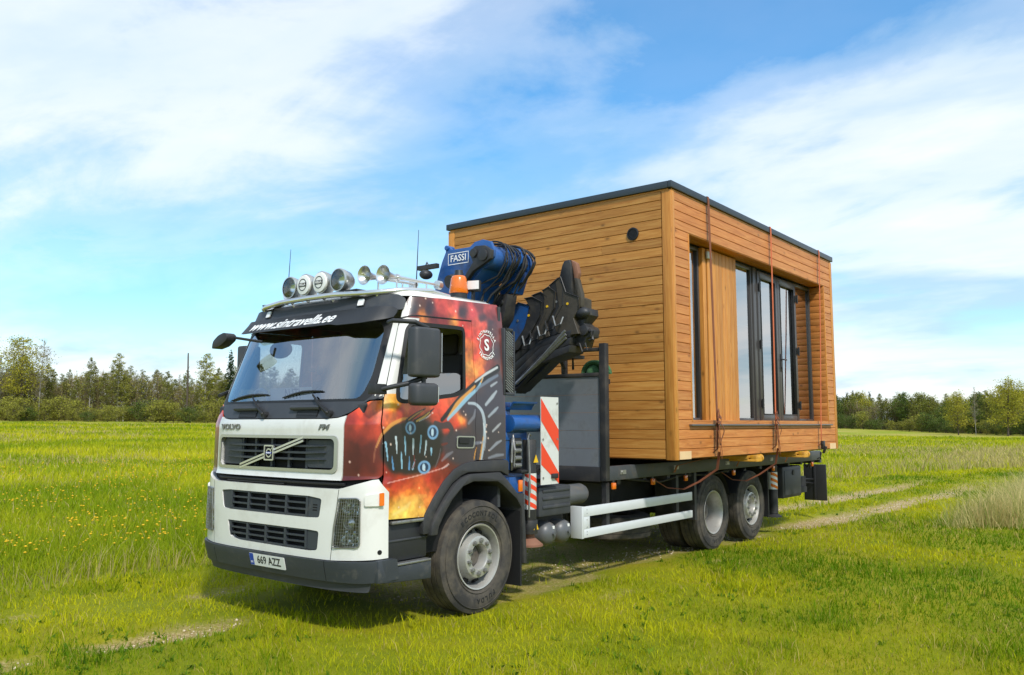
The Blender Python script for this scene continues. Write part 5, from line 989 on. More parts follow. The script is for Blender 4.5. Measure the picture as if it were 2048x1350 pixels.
# steps, wheel arch, air inlet behind the cab
for s in (-1, 1):
    MB().box2((.16, s*1.03, .60), (.665, s*1.215, .955)).build('step_box', 'plastic_dark', truck, bevel=.02)
    stp = MB().prism([(.05, .455), (.05, .64), (.175, .645), (.21, .565), (.675, .575), (.675, .415), (.25, .44)], 'y', s*1.05, s*1.262).build('step', 'plastic_bumper', truck, bevel=.012)
    MB().box2((.22, s*1.08, .5725), (.665, s*1.267, .592)).build('step_tread', 'steel', stp, bevel=.004); MB().box2((.20, s*1.20, .918), (.60, s*1.262, .945)).build('sill_strip', 'steel', truck, bevel=.006)
    MB().box2((.16, s*1.04, .768), (.66, s*1.225, .785)).build('step_tread', 'plastic_grey', truck, bevel=.004)
    ao = [(.565, .915), (.589, .973), (.688, 1.104), (.824, 1.248), (.965, 1.349), (1.075, 1.390), (1.187, 1.410), (1.458, 1.413), (1.72, 1.411), (1.758, 1.390), (1.758, 1.25), (1.641, 1.297), (1.15, 1.310), (1.057, 1.284), (.931, 1.219), (.826, 1.118), (.723, .996), (.674, .885), (.640, .80), (.565, .80)]
    MB().prism(ao, 'y', s*1.17, s*1.268).build('wheel_arch', 'plastic_arch', truck, bevel=.012, bseg=2)
    ai = [(.640, .785), (.653, .880), (.722, .977), (.839, 1.108), (.963, 1.219), (1.053, 1.268), (1.165, 1.296), (1.596, 1.295), (1.71, 1.215), (1.868, 1.078), (1.97, 1.07), (2.02, .38), (1.965, .38), (1.93, .93), (1.847, 1.025), (1.637, 1.167), (1.555, 1.208), (1.203, 1.227), (1.054, 1.188), (.91, 1.078), (.806, .956), (.738, .857), (.722, .785)]
    MB().prism(ai, 'y', s*.80, s*1.292).build('mudguard', 'plastic_arch', truck, bevel=.010)
    MB().box2((1.93, s*.82, .165), (1.955, s*1.27, .90)).build('mud_flap', 'rubber_black', truck)
    MB().box((1.90, s*1.297, 1.147), (.06, .02, .115)).build('side_marker', 'lens_orange', truck, bevel=.006)
ai = MB().box2((1.70, -1.25, 2.045), (1.73, -1.0, 2.72)).box2((1.73, -1.25, 2.045), (1.88, -1.225, 2.075)).box2((1.73, -1.25, 2.69), (1.85, -1.225, 2.72)).box2((1.86, -1.25, 2.07), (1.88, -1.225, 2.70)).build('air_inlet', 'plastic_grey', truck, bevel=.01)
lv = MB()
for k in range(24): z = 2.085+k*.0258; lv.box((1.795, -1.235, z), (.135, .02, .009), Matrix.Rotation(.55, 3, 'Y'))
lv.build('inlet_louvre', 'steel', ai); MB().box2((1.73, -1.215, 2.05), (1.87, -1.0, 2.71)).build('inlet_back', 'void_black', ai)

# ---- roof rack, lamps, horns, beacon, aerials
barp = [(.80, 1.02, 2.985), (.55, 1.00, 2.975), (.40, .93, 2.955), (.30, .75, 2.945)]+[(.24, y, 2.95+.012*(1-abs(y))) for y in (.4, 0, -.4)]+[(.30, -.75, 2.945), (.40, -.93, 2.955), (.55, -1.02, 2.98), (.85, -1.06, 3.0)]
bar = MB().tube(barp, .026, 10).tube([(.80, 1.02, 2.985), (1.0, .98, 2.98)], .022, 8).tube([(.85, -1.06, 3.0), (1.12, -1.03, 2.985)], .022, 8).tube([(.62, -1.0, 3.0), (.68, 0, 3.035), (.62, 1.0, 2.99)], .018, 8)
for y in (.85, .3, -.3, -.85): bar.cyl((.30 if abs(y) < .5 else .36, y, 2.93), (.34 if abs(y) < .5 else .38, y, 2.88), .014, seg=8)
bar.build('roof_rack', 'chrome', truck, ang=60)
for y, covered in ((.345, False), (.10, True), (-.145, True), (-.395, False)):
    c = Vector((.32, y, 3.105)); l = MB().lathe([(.13, .02), (.12, .055), (.07, .092), (.0, .108), (-.035, .112), (-.045, .108), (-.045, .100)], c, 'x', 28)
    l.cyl(c+Vector((.05, 0, -.09)), c+Vector((.0, 0, -.16)), .014, seg=8).box(c+Vector((.04, 0, -.11)), (.05, .05, .03))
    l = l.build('spot_lamp', 'silver', truck, ang=50)
    if covered:
        MB().lathe([(-.046, .099), (-.060, .094), (-.066, .06), (-.068, .001)], c, 'x', 28).build('lamp_cover', 'lettering_white', l, ang=60)
        eo = MB().lathe([(-.0675, .060), (-.0685, .052)], c, 'x', 28); eo.box(c+Vector((-.068, 0, .0)), (.003, .118, .038)).build('lamp_logo', 'ink', l, shade=False)
        text_obj('HELLA', .034, frame(c+Vector((-.0705, 0, 0)), (0, -1, 0), (0, 0, 1)), 'lettering_white', l, extrude=.0006, bold=.0006, sx=.95)
    else:
        MB().lathe([(-.040, .099), (-.0, .085), (.04, .05), (.055, .02), (.056, .001)], c, 'x', 28).build('reflector', 'reflector', l, ang=60); MB().lathe([(-.041, .099), (-.052, .06), (-.055, .001)], c, 'x', 28).build('lamp_glass', 'lamp_glass', l, ang=60)
def horn(x, y, z, L):
    h = MB().lathe([(0, .092), (.004, .086), (.03, .062), (.07, .040), (.13, .026), (.16, .020), (L*.7, .015), (L, .012)], (x, y, z), 'x', 24).lathe([(0, .092), (.006, .084), (.035, .058), (.075, .036), (.13, .020)], (x+.001, y, z), 'x', 24)
    h.cyl((x+.17, y, z), (x+.20, y, z), .032, seg=12).cyl((x+L, y, z), (x+L+.05, y, z), .045, seg=14).cyl((x+.18, y, z), (x+.18, y, 2.99), .008, seg=6).cyl((x+L*.8, y, z), (x+L*.8, y, 3.0), .008, seg=6)
    h.build('air_horn', 'chrome', truck, ang=50)
horn(.40, -.62, 3.14, .62); horn(.47, -.80, 3.135, .72); horn(.46, .60, 3.10, .55)
MB().box((.35, -.55, 2.985), (.16, .24, .015)).box((.36, .70, 2.965), (.14, .2, .012)).build('rack_plate', 'plastic_dark', truck)
for x, y, z0, z1 in ((.5, .675, 2.98, 3.575), (1.0, -.70, 3.0, 3.675)): MB().cyl((x, y, z0), (x+.03, y, z1), .007, .0025, seg=6).cyl((x, y, z0-.02), (x, y, z0+.05), .016, seg=8).build('aerial', 'rubber_black', truck)
bc = MB().cyl((1.35, -.95, 2.98), (1.35, -.95, 3.05), .085, seg=20).build('beacon', 'plastic_dark', truck)
MB().cyl((1.35, -.95, 3.225), (1.35, -.95, 3.285), .05, .038, seg=18).build('beacon_cap', 'plastic_dark', bc)
MB().lathe([(3.05, .09), (3.06, .096), (3.20, .078), (3.225, .065), (3.235, .03), (3.236, .001)], (1.35, -.95, 0), 'z', 24).build('beacon_lens', 'lens_orange', bc, ang=50)
wl = MB().box((1.50, -1.01, 3.14), (.06, .15, .11), Matrix.Rotation(.3, 3, 'Z')).cyl((1.50, -1.0, 3.0), (1.50, -1.0, 3.1), .012, seg=8).build('work_lamp', 'plastic_dark', truck, bevel=.008); MB().box((1.47, -1.035, 3.145), (.012, .12, .085), Matrix.Rotation(.3, 3, 'Z')).build('lamp_lens', 'lettering_white', wl)
MB().box2((1.15, -1.08, 2.96), (1.62, -.75, 2.985)).build('beacon_plate', 'steel', truck)
# ================================================================== TRUCK: WHEELS, CHASSIS, BED
def tyre_mat():
    m = mat('tyre_rubber', (0.030, 0.028, 0.027), 0.8, var=0.3, vscale=4, dirt=(0.15, 0.125, 0.09), dscale=5, dlim=(0.40, 0.80), bump=0.25, bscale=120)
tyre_mat()
mat('wheel_silver', (0.50, 0.49, 0.46), 0.42, 0.55, var=0.12, dirt=(0.24, 0.19, 0.14), dscale=7, dlim=(0.5, 0.9)); mat('wheel_dark', (0.16, 0.14, 0.12), 0.6, 0.4, dirt=(0.07, 0.05, 0.035), dscale=9)
def wheel(x, y, s, kind, r=.525, wd=.31):
    """s: +1 for the driver's side (outside faces -y)"""
    o = -s; w_ = empty('wheel', (x, y, r-.012)); w_.parent = truck
    h = wd/2
    pr = [(h*.78, .300), (h*.93, .320), (h*1.0, .37), (h*1.02, .41), (h*.99, .455), (h*.93, .487), (h*.90, .500), (h*.84, .520), (h*.70, .525), (h*.46, .526), (h*.45, .513), (h*.41, .513), (h*.40, .527), (h*.05, .527), (h*.04, .514), (-h*.04, .514)]
    pr = pr+[(-a, b) for a, b in reversed(pr[:-1])]
    t = MB().lathe([(a*o, b*r/.525) for a, b in pr], (0, 0, 0), 'y', 64)
    for rr in (.335, .472): t.lathe([(o*(h*1.005), rr-.004), (o*(h*1.03), rr), (o*(h*1.005), rr+.004)], (0, 0, 0), 'y', 64)
    t = t.build('tyre', 'tyre_rubber', w_, ang=40)
    for txt, a0, rad in (('ECOCONTROL', 128, .405), ('FULDA', 300, .405)):
        if s < 0 or kind == 'inner': continue
        for i, ch in enumerate(txt):
            a = R(a0-i*8.2); text_obj(ch, .062, frame((rad*math.cos(a), o*(h*1.012), rad*math.sin(a)), (math.sin(a), 0, -math.cos(a)), (math.cos(a), 0, math.sin(a))), 'rubber_black', t, 'tyre_letter', extrude=.003, bold=.002)
    if kind == 'inner': return w_
    rim = MB().lathe([(o*h*.84, .300), (o*h*.90, .306), (o*h*.95, .302), (o*h*.93, .290), (o*h*.80, .283), (o*h*.55, .270), (o*(-h*.2), .262), (o*(-h*.6), .262)], (0, 0, 0), 'y', 56)
    if kind == 'steer':
        rim.lathe([(o*h*.02, .262), (o*h*.08, .250), (o*h*.50, .212), (o*h*.78, .200), (o*h*.92, .192), (o*h*.945, .180), (o*h*.945, .122), (o*h*.86, .114), (o*h*.30, .106)], (0, 0, 0), 'y', 56); face, nr = h*.945, .152
    else:
        face, nr = -h*.64, .155; MB().lathe([(o*(-h*.55), .262), (o*(-h*.62), .20), (o*(-h*.66), .165), (o*(-h*.66), .10)], (0, 0, 0), 'y', 56).build('rim_disc', 'wheel_dark', w_, ang=40)  # disc darker than the rim: shade of the deep dish put into its colour
    rim = rim.build('rim', 'wheel_silver', w_, ang=40)
    if kind == 'steer':
        MB().lathe([(o*h*.32, .108), (o*h*.30, .10), (o*h*.42, .085), (o*h*.50, .06), (o*h*.50, .001)], (0, 0, 0), 'y', 32).build('hub', 'wheel_dark', w_, ang=40)
    else:
        MB().lathe([(o*(-h*.66), .125), (o*(-h*.1), .115), (o*(h*.05), .10), (o*(h*.12), .08), (o*h*.12, .001)], (0, 0, 0), 'y', 32).build('hub', 'wheel_dark', w_, ang=40)
    for k in range(10):
        a = k*2*math.pi/10+.2; n_ = MB().cyl((nr*math.cos(a), o*face, nr*math.sin(a)), (nr*math.cos(a), o*(face+.026), nr*math.sin(a)), .023, .020, seg=6).cyl((nr*math.cos(a), o*(face+.02), nr*math.sin(a)), (nr*math.cos(a), o*(face+.034), nr*math.sin(a)), .011, .009, seg=8).build('wheel_nut', 'steel', w_)
        if kind == 'steer':
            a += math.pi/10; q = Vector((math.cos(a), 0, math.sin(a)))
            MB().cyl((0, -.03, 0), (0, .03, 0), .024, seg=12).build('hand_hole', 'void_black', w_).matrix_local = Matrix.Translation(q*.232+Vector((0, o*(h*.31), 0))) @ q.to_track_quat('X', 'Y').to_matrix().to_4x4() @ Matrix.Rotation(0, 4, 'Z')
    return w_
AX = (1.37, 6.475, 7.838)
for s in (1, -1):
    wheel(AX[0], -s*1.07, s, 'steer'); wheel(AX[1], -s*1.075, s, 'drive'); wheel(AX[1], -s*.73, s, 'inner'); wheel(AX[2], -s*1.07, s, 'steer')
for x in AX: MB().cyl((x, -.9, .51), (x, .9, .51), .07, seg=12).sphere((x, 0, .51), .20 if x > 2 else .1, 14).build('axle', 'frame_dark', truck)
# frame rails, cross members, bed
for s in (-1, 1): MB().box2((.3, s*.38, .72), (11.0, s*.46, 1.02)).build('frame_rail', 'frame_dark', truck)
MB().box2((.2, -.6, .55), (1.9, .6, 1.1)).box2((1.9, -.42, .62), (3.2, .42, 1.0)).build('engine', 'void_black', truck)
for x in np.arange(3.9, 11, .62): MB().box2((x, -1.2, 1.045), (x+.08, 1.2, 1.125)).build('cross_member', 'frame_dark', truck)
mat('bed_wood', (0.16, 0.10, 0.06), 0.8, var=0.35, vscale=6, dirt=(0.07, 0.05, 0.04)); mat('bed_steel', (0.045, 0.050, 0.056), 0.5, var=0.2, dirt=(0.12, 0.09, 0.06), dscale=6, dlim=(0.55, 0.85))
MB().box2((3.66, -1.20, 1.19), (11.0, 1.20, 1.235)).build('bed_deck', 'bed_wood', truck)
for s in (-1, 1):
    rl = MB().box2((3.66, s*1.19, 1.10), (11.04, s*1.25, 1.268)).build('bed_rail', 'bed_steel', truck, bevel=.008)
    for x in (3.95, 5.3, 6.9, 8.6, 10.2): MB().box((x, s*1.252, 1.19), (.13, .012, .05)).cyl((x-.02, s*1.25, 1.19), (x-.02, s*1.266, 1.19), .02, seg=10).build('lashing_ring', 'steel', rl)
    for x in (3.747, 4.685, 5.584, 7.135, 8.697, 10.55): mk = MB().box((x, s*1.245, 1.037), (.075, .03, .075)).build('side_marker', 'lens_orange', truck, bevel=.008); MB().box((x, s*1.235, 1.085), (.04, .02, .04)).build('marker_bracket', 'frame_dark', mk)
MB().box2((10.98, -1.25, 1.05), (11.05, 1.25, 1.24)).build('tail_bar', 'bed_steel', truck)
MB().tube([(10.5, -1.1, 1.10), (10.55, -1.15, .98), (10.65, -1.16, 1.05), (10.72, -1.15, .96), (10.82, -1.15, 1.0), (10.85, -1.1, 1.1)], .013, 6).build('air_line', 'rubber_black', truck)
MB().tube([(4.1, -1.2, 1.1), (4.9, -1.22, 1.02), (5.6, -1.2, 1.08), (6.4, -1.2, 1.04), (7.3, -1.2, 1.09)], .014, 6).build('air_line', 'rubber_black', truck)
# headboard with aluminium planks
mat('alu_plank', (0.30, 0.315, 0.335), 0.45, 0.55, var=0.1, dirt=(0.20, 0.20, 0.20), dscale=3)
hbf = MB()
for s in (-1, 1): hbf.box2((3.57, s*1.17, 1.10), (3.655, s*1.255, 2.71))
hbf.box2((3.575, -1.17, 2.32), (3.65, 1.17, 2.365)).box2((3.575, -1.17, 1.09), (3.65, 1.17, 1.26)).box2((3.58, -1.17, 2.62), (3.64, -.62, 2.665)).box2((3.58, -.68, 2.365), (3.64, -.62, 2.62)).box2((3.58, .62, 2.365), (3.64, .68, 2.66)).box2((3.58, .68, 2.62), (3.64, 1.17, 2.665))
hbf = hbf.build('headboard', 'frame_dark', truck, bevel=.006)
for k in range(5): MB().box2((3.59, -1.168, 1.262+k*.2115), (3.63, 1.168, 1.262+k*.2115+.2085)).build('plank', 'alu_plank', hbf, shade=False)
# side guards
mat('guard_white', (0.66, 0.68, 0.69), 0.45, 0.2, var=0.05)
for s in (-1, 1):
    g = MB().box2((3.10, s*1.225, .735), (5.745, s*1.255, .845)).box2((3.10, s*1.2245, .505), (5.745, s*1.2545, .60)).box2((3.10, s*1.224, .60), (3.22, s*1.254, .735)).build('side_guard', 'guard_white', truck, bevel=.004)
    MB().box2((3.06, s*1.10, .50), (3.10, s*1.256, .85)).build('guard_end', 'guard_white', g, bevel=.004)
    for x in (3.62, 5.35): MB().box2((x, s*1.16, .5), (x+.07, s*1.22, 1.08)).build('guard_bracket', 'frame_dark', g)
    for zz_ in (.54, .57, .62, .70, .77, .81): MB().cyl((3.16, s*1.254, zz_), (3.16, s*1.258, zz_), .006, seg=6).build('rivet', 'steel', g)
    # mudguards of the rear axles
    for x in (AX[1], AX[2]):
        mg = MB(); 
        for k in range(14):
            a0, a1 = R(20+k*10), R(30+k*10); mg.quad(*[(x+.60*math.cos(a), yy, .52+.60*math.sin(a)) for a, yy in ((a0, s*.60), (a1, s*.60), (a1, s*1.22), (a0, s*1.22))])
        mg.build('mudguard', 'plastic_dark', truck)
    MB().box2((5.86, s*.62, .46), (5.93, s*1.23, 1.10)).build('mud_flap', 'frame_dark', truck); MB().box2((8.50, s*.62, .27), (8.53, s*1.22, 1.05)).build('mud_flap', 'rubber_black', truck)
# spare wheel lying under the frame
sp = wheel(5.0, 0, 1, 'inner'); sp.location = (4.95, -.45, .43); sp.rotation_euler = (math.pi/2, 0, 0); sp.name = 'spare_wheel'
MB().cyl((4.95, -.45, .5), (4.95, -.45, .8), .03, seg=8).build('spare_carrier', 'frame_dark', truck)
# battery box, air tanks
mat('tank_grey', (0.10, 0.105, 0.11), 0.4, var=0.1, dirt=(0.16, 0.13, 0.10), dscale=7)
bx = MB().box2((2.34, -1.20, .79), (2.93, -.62, 1.10)).build('battery_box', 'plastic_grey', truck, bevel=.02)
for z in (.87, .96, 1.04): MB().box2((2.40, -1.212, z), (2.90, -1.195, z+.035)).build('box_rib', 'plastic_grey', bx, bevel=.008)
def tank(p, L, r, ax):
    t = MB().lathe([(0, .001), (0.01, r*.5), (.04, r*.85), (.09, r), (L-.09, r), (L-.04, r*.85), (L-.01, r*.5), (L, .001)], p, ax, 28)
    e = Vector(p); d = Vector((1, 0, 0)) if ax == 'x' else Vector((0, 1, 0)); t.cyl(e+d*(L-.005), e+d*(L+.025), .018, seg=8).cyl(e-d*.02, e+d*.01, .018, seg=8)
    o = t.build('air_tank', 'tank_grey', truck, ang=50); return o
tank((2.70, -1.02, .965), .75, .115, 'x')
for x in (2.62, 2.90): t_ = tank((x, -1.18, .595), .9, .130, 'y'); MB().box((x+.02, -1.166, .66), (.035, .012, .03)).build('sticker', 'paper_white', t_)
MB().box2((2.55, -1.0, .62), (3.05, -.5, .78)).build('tank_bracket', 'frame_dark', truck)
MB().cyl((3.0, 1.0, .72), (4.4, 1.0, .72), .28, seg=32).build('fuel_tank', 'steel', truck, bevel=.02)
# rear corner: outrigger leg, tool box, lamp board
rl_ = MB().cyl((8.87, -1.16, .30), (8.87, -1.16, 1.08), .075, seg=20).lathe([(.24, .13), (.255, .13), (.30, .06)], (8.87, -1.16, 0), 'z', 18).build('rear_stabiliser', 'frame_dark', truck)
MB().cyl((8.87, -1.16, .69), (8.87, -1.16, .97), .0775, seg=24, caps=False).build('stripe_sleeve', 'lettering_white', rl_)
for k in range(3):
    z0 = .69+k*.095; st_ = MB()
    for i in range(12):
        a0, a1 = R(180+i*15), R(195+i*15); f0, f1 = i/12*.10, (i+1)/12*.10; q = lambda a, z: (8.87+.0785*math.cos(a), -1.16+.0785*math.sin(a), min(.968, max(.692, z)))
        st_.quad(q(a0, z0+.10-f0), q(a1, z0+.10-f1), q(a1, z0+.05-f1), q(a0, z0+.05-f0))
    st_.build('red_stripe', 'lens_orange', rl_, shade=False)
tb = MB().box2((9.20, -1.21, .51), (10.08, -.75, 1.04)).build('tool_box', 'plastic_dark', truck, bevel=.03); MB().box2((9.26, -1.222, .56), (10.02, -1.205, .98)).build('lid', 'plastic_grey', tb, bevel=.012); MB().cyl((9.64, -1.235, .93), (9.64, -1.205, .93), .045, seg=14).build('latch', 'rubber_black', tb)
MB().box2((10.1, -1.0, .62), (10.9, -.9, .80)).cyl((10.12, -1.0, .86), (10.12, -.7, .86), .07, seg=14).box2((10.3, -1.05, .52), (10.8, -.75, .62)).build('tail_bracket', 'frame_dark', truck)
lb_ = MB().box2((11.30, -1.24, .33), (11.34, -.82, 1.0)).box2((11.28, -1.05, .34), (11.30, -1.01, .99)).tube([(10.8, -.95, .75), (11.30, -1.0, .72)], .018, 6).tube([(10.8, -.95, .70), (11.30, -1.0, .64)], .014, 6).build('lamp_board', 'plastic_dark', truck, bevel=.006)
for k in range(4): MB().box2((11.335, -1.20, .40+k*.14), (11.35, -.86, .50+k*.14)).build('tail_lamp', 'lens_orange', lb_)

# ================================================================== TRUCK: CRANE behind the cab
mat('crane_blue', (0.012, 0.085, 0.30), 0.38, coat=0.25, var=0.15, vscale=5, dirt=(0.03, 0.035, 0.05), dscale=5, dlim=(0.5, 0.85)); mat('crane_black', (0.022, 0.022, 0.024), 0.5, var=0.3, vscale=6, dirt=(0.07, 0.06, 0.045), dscale=6, dlim=(0.5, 0.85))
mat('crane_brown', (0.055, 0.045, 0.032), 0.55, var=0.3, vscale=7, dirt=(0.02, 0.018, 0.015), dscale=6); mat('hazard_red', (0.75, 0.055, 0.015), 0.4); mat('hazard_white', (0.62, 0.63, 0.60), 0.5, var=0.08, dirt=(0.4, 0.38, 0.33), dscale=6); mat('warn_yellow', (0.75, 0.45, 0.01), 0.5); mat('rust', (0.22, 0.10, 0.06), 0.8, var=0.3)
crane = MB().box2((1.98, -.30, .95), (2.85, .30, 1.25)).box2((2.10, -.24, 1.25), (2.70, .24, 2.2)).cyl((2.4, -.0, 2.2), (2.4, 0, 3.0), .20, seg=24).build('loader_crane', 'crane_blue', truck, bevel=.02)
A = [(.101, 3.276), (.052, 3.436), (-.007, 3.595), (-.066, 3.707), (-.060, 3.753), (-.085, 3.775), (-.116, 3.768), (-.14, 3.735), (-.176, 3.723), (-.43, 3.719), (-.506, 3.767), (-.619, 3.780), (-.731, 3.743), (-.777, 3.644), (-.768, 3.573), (-.694, 3.496), (-.545, 3.457), (-.413, 3.356), (-.375, 3.10), (.101, 3.10)]
for xa in (2.10, 2.60): MB().prism(A, 'x', xa, xa+.045).build('boom_plate', 'crane_blue', crane, bevel=.006)
MB().prism([(.06, 3.12), (-.03, 3.58), (-.16, 3.68), (-.42, 3.68), (-.52, 3.73), (-.62, 3.74), (-.72, 3.62), (-.55, 3.43), (-.44, 3.34), (-.39, 3.12)], 'x', 2.146, 2.599).cyl((2.08, -.09, 3.75), (2.20, -.09, 3.75), .03, seg=12).build('main_boom', 'crane_blue', crane, bevel=.01)
MB().cyl((2.145, -.60, 3.59), (2.86, -.60, 3.59), .125, seg=28).cyl((2.655, -.60, 3.59), (2.70, -.60, 3.59), .15, seg=28).cyl((2.80, -.60, 3.59), (2.87, -.60, 3.59), .15, seg=28).prism([(-.45, 3.5), (-.70, 3.5), (-.60, 3.25), (-.40, 3.25)], 'x', 2.66, 2.85).build('knuckle', 'crane_blue', crane, bevel=.008)
lk = [(-.486, 3.664), (-.561, 3.705), (-.692, 3.695), (-.784, 3.635), (-.775, 3.542), (-.656, 3.484), (-.525, 3.430), (-.405, 3.31), (-.375, 3.33), (-.411, 3.397), (-.525, 3.528), (-.495, 3.591)]
MB().prism(lk, 'x', 2.045, 2.10).cyl((2.02, -.545, 3.625), (2.05, -.545, 3.625), .05, seg=16).cyl((2.02, -.68, 3.585), (2.05, -.68, 3.585), .065, seg=16).build('knuckle_link', 'crane_black', crane, bevel=.006)
nb = MB(); Mn = frame((2.095, -.265, 3.612), (0, -1, 0), (0, -.03, 1))
lg = ring  # lettering plate: outline and letters
for (x0, x1, y0, y1) in ((-.155, .155, .058, .066), (-.155, .155, -.066, -.058), (-.155, -.147, -.06, .06), (.147, .155, -.06, .06)): nb.quad(*[Mn @ Vector((a, b, .001)) for a, b in ((x0, y0), (x1, y0), (x1, y1), (x0, y1))])
nb.build('nameplate_border', 'lettering_white', crane, shade=False); text_obj('FASSI', .105, Mn @ Matrix.Translation((0, 0, .001)), 'lettering_white', crane, extrude=.0008, bold=.001, sx=1.0)
MB().prism([(-.19, 3.26), (-.60, 3.23), (-.55, 2.96), (-.43, 2.80), (-.30, 2.80)], 'x', 2.56, 2.74).cyl((2.53, -.36, 3.16), (2.76, -.36, 3.16), .035, seg=12).cyl((2.53, -.51, 3.14), (2.76, -.51, 3.14), .035, seg=12).box2((2.3, -.42, 2.3), (2.66, -.10, 3.1)).build('column_bracket', 'crane_black', crane, bevel=.008)
rs = np.random.default_rng(12)
for k in range(11):
    x = 2.30+k*.052+rs.normal(0, .012); r0 = .155+.05*rs.random(); dz = rs.uniform(-.02, .02); hr = rs.choice([.010, .012, .015])
    pts = [(x-.10, -.40, 3.72+dz), (x-.04, -.50, 3.59+r0+dz)]+[(x+.02*math.sin(a*2), -.60-(r0+.02*math.sin(a*3+k))*math.sin(a), 3.59+r0*math.cos(a)) for a in np.linspace(0, 1.7+.5*rs.random(), 8)]
    e = pts[-1]; pts += [(x-.05*rs.random(), e[1]+.06+.06*rs.random(), e[2]-.14), (x-.10+.05*rs.normal(), -.56+.10*rs.random(), 3.22+.05*rs.normal()), (x-.16, -.47, 3.02)]
    MB().tube(pts, hr, 7).build('hydraulic_hose', 'rubber_black', crane, ang=60)
    if k % 3 == 0: MB().cyl((x-.10, -.40, 3.70), (x-.08, -.43, 3.735), .02, seg=6).build('hose_fitting', 'steel', crane)
S_ = [([(-.253, 3.018), (-.469, 3.186), (-.642, 3.132), (-.575, 2.885), (-.381, 2.591), (-.322, 2.64)], 2.93, 3.20, 'crane_blue'),
 ([(-.585, 3.221), (-.671, 3.229), (-.765, 3.159), (-.745, 3.009), (-.650, 2.819), (-.516, 2.63), (-.381, 2.56), (-.574, 2.87), (-.642, 3.109)], 2.91, 3.24, 'crane_black'),
 ([(-.690, 3.250), (-.784, 3.279), (-.849, 3.212), (-.839, 3.031), (-.763, 2.856), (-.800, 2.734), (-.687, 2.62), (-.535, 2.628), (-.745, 2.979), (-.765, 3.144)], 2.925, 3.26, 'crane_black'),
 ([(-.840, 3.288), (-.905, 3.327), (-.969, 3.260), (-.958, 3.081), (-.875, 2.908), (-.910, 2.756), (-.800, 2.719), (-.782, 2.855), (-.848, 3.016), (-.858, 3.196)], 2.91, 3.24, 'crane_brown'),
 ([(-.933, 3.339), (-1.025, 3.420), (-1.078, 3.324), (-1.067, 3.102), (-.985, 2.930), (-1.038, 2.792), (-.929, 2.740), (-.893, 2.907), (-.967, 3.066), (-.978, 3.244)], 2.925, 3.22, 'crane_black'),
 ([(-1.042, 3.388), (-1.097, 3.427), (-1.149, 3.242), (-1.270, 3.170), (-1.270, 3.052), (-1.217, 2.941), (-1.265, 2.761), (-1.180, 2.753), (-1.056, 2.791), (-1.003, 2.928), (-1.076, 3.086)], 2.915, 3.20, 'crane_brown')]
for k, (p, a, b, m_) in enumerate(S_):
    if k: c0 = sum(q[0] for q in p)/len(p); p = [(c0+(q[0]-c0)*1.4, q[1]) for q in p]; a += .004*k
    sl = MB().prism(p, 'x', a, b).build('boom_collar', m_, crane, bevel=.003, bseg=1, ang=15)
    MB().tube([(a-.006, y_, z_) for y_, z_ in p[:5]], .007, 5).build('weld_seam', 'crane_black', sl)
    c = np.mean(np.array(p), 0); MB().cyl((a-.008, c[0]-.02, c[1]+.06), (a+.01, c[0]-.02, c[1]+.06), .016, seg=6).build('collar_bolt', 'warn_yellow' if k % 2 else 'steel', sl)
MB().prism([(-.27, 3.00), (-.47, 3.16), (-.68, 3.20), (-.90, 3.29), (-1.04, 3.38), (-1.13, 3.23), (-1.25, 3.15), (-1.24, 2.78), (-.78, 2.45), (-.38, 2.22)], 'x', 3.0, 3.17).build('boom_core', 'crane_black', crane, bevel=.004)
bb = MB()
for k in range(5):
    o_ = .055*k; bb.prism([(-.34-.02*k, 2.60-o_*1.9+.06), (-.80, 2.90-o_*1.6), (-1.22, 2.98-o_*1.55), (-1.20, 2.90-o_*1.55), (-.80, 2.82-o_*1.7), (-.35-.02*k, 2.50-o_*1.9+.06)], 'x', 2.95-.012*k, 3.24-.01*k)
bb.prism([(-.36, 2.577), (-1.20, 3.0), (-1.24, 2.75), (-1.08, 2.62), (-.76, 2.37), (-.38, 2.117)], 'x', 2.99, 3.18); bb.build('extension_boom', 'crane_black', crane, bevel=.005)
cy = MB()
for k in range(3): cy.tube([(2.90-.01*k, -.42-.05*k, 2.20+.03*k), (2.90-.01*k, -.80-.03*k, 2.46+.035*k), (2.90-.01*k, -1.17, 2.72+.04*k)], .014+.004*(k == 1), 8)
cy.build('extension_ram', 'steel', crane)
MB().prism([(-1.061, 3.431), (-1.100, 3.56), (-1.13, 3.605), (-1.19, 3.612), (-1.215, 3.56), (-1.225, 3.40), (-1.237, 3.204), (-1.149, 3.242), (-1.096, 3.367)], 'x', 2.93, 3.06).build('jib_head', 'crane_black', crane, bevel=.008)
MB().prism([(-1.20, 3.61), (-1.27, 3.57), (-1.30, 3.45), (-1.27, 3.36), (-1.24, 3.40), (-1.225, 3.50)], 'x', 2.96, 3.03).build('jib_hook', 'rust', crane, bevel=.008)
MB().prism([(-1.245, 3.40), (-1.29, 3.39), (-1.345, 3.206), (-1.34, 3.06), (-1.29, 3.06), (-1.285, 3.20)], 'x', 2.95, 3.02).build('jib_link', 'crane_brown', crane, bevel=.006)
gy = [(y+.10, z+.01) for y, z in [(-1.288, 3.052), (-1.341, 3.077), (-1.503, 3.034), (-1.511, 2.961), (-1.425, 2.881), (-1.475, 2.834), (-1.520, 2.798), (-1.51, 2.715), (-1.457, 2.706), (-1.421, 2.608), (-1.336, 2.627), (-1.249, 2.676), (-1.286, 2.819), (-1.235, 2.94)]]
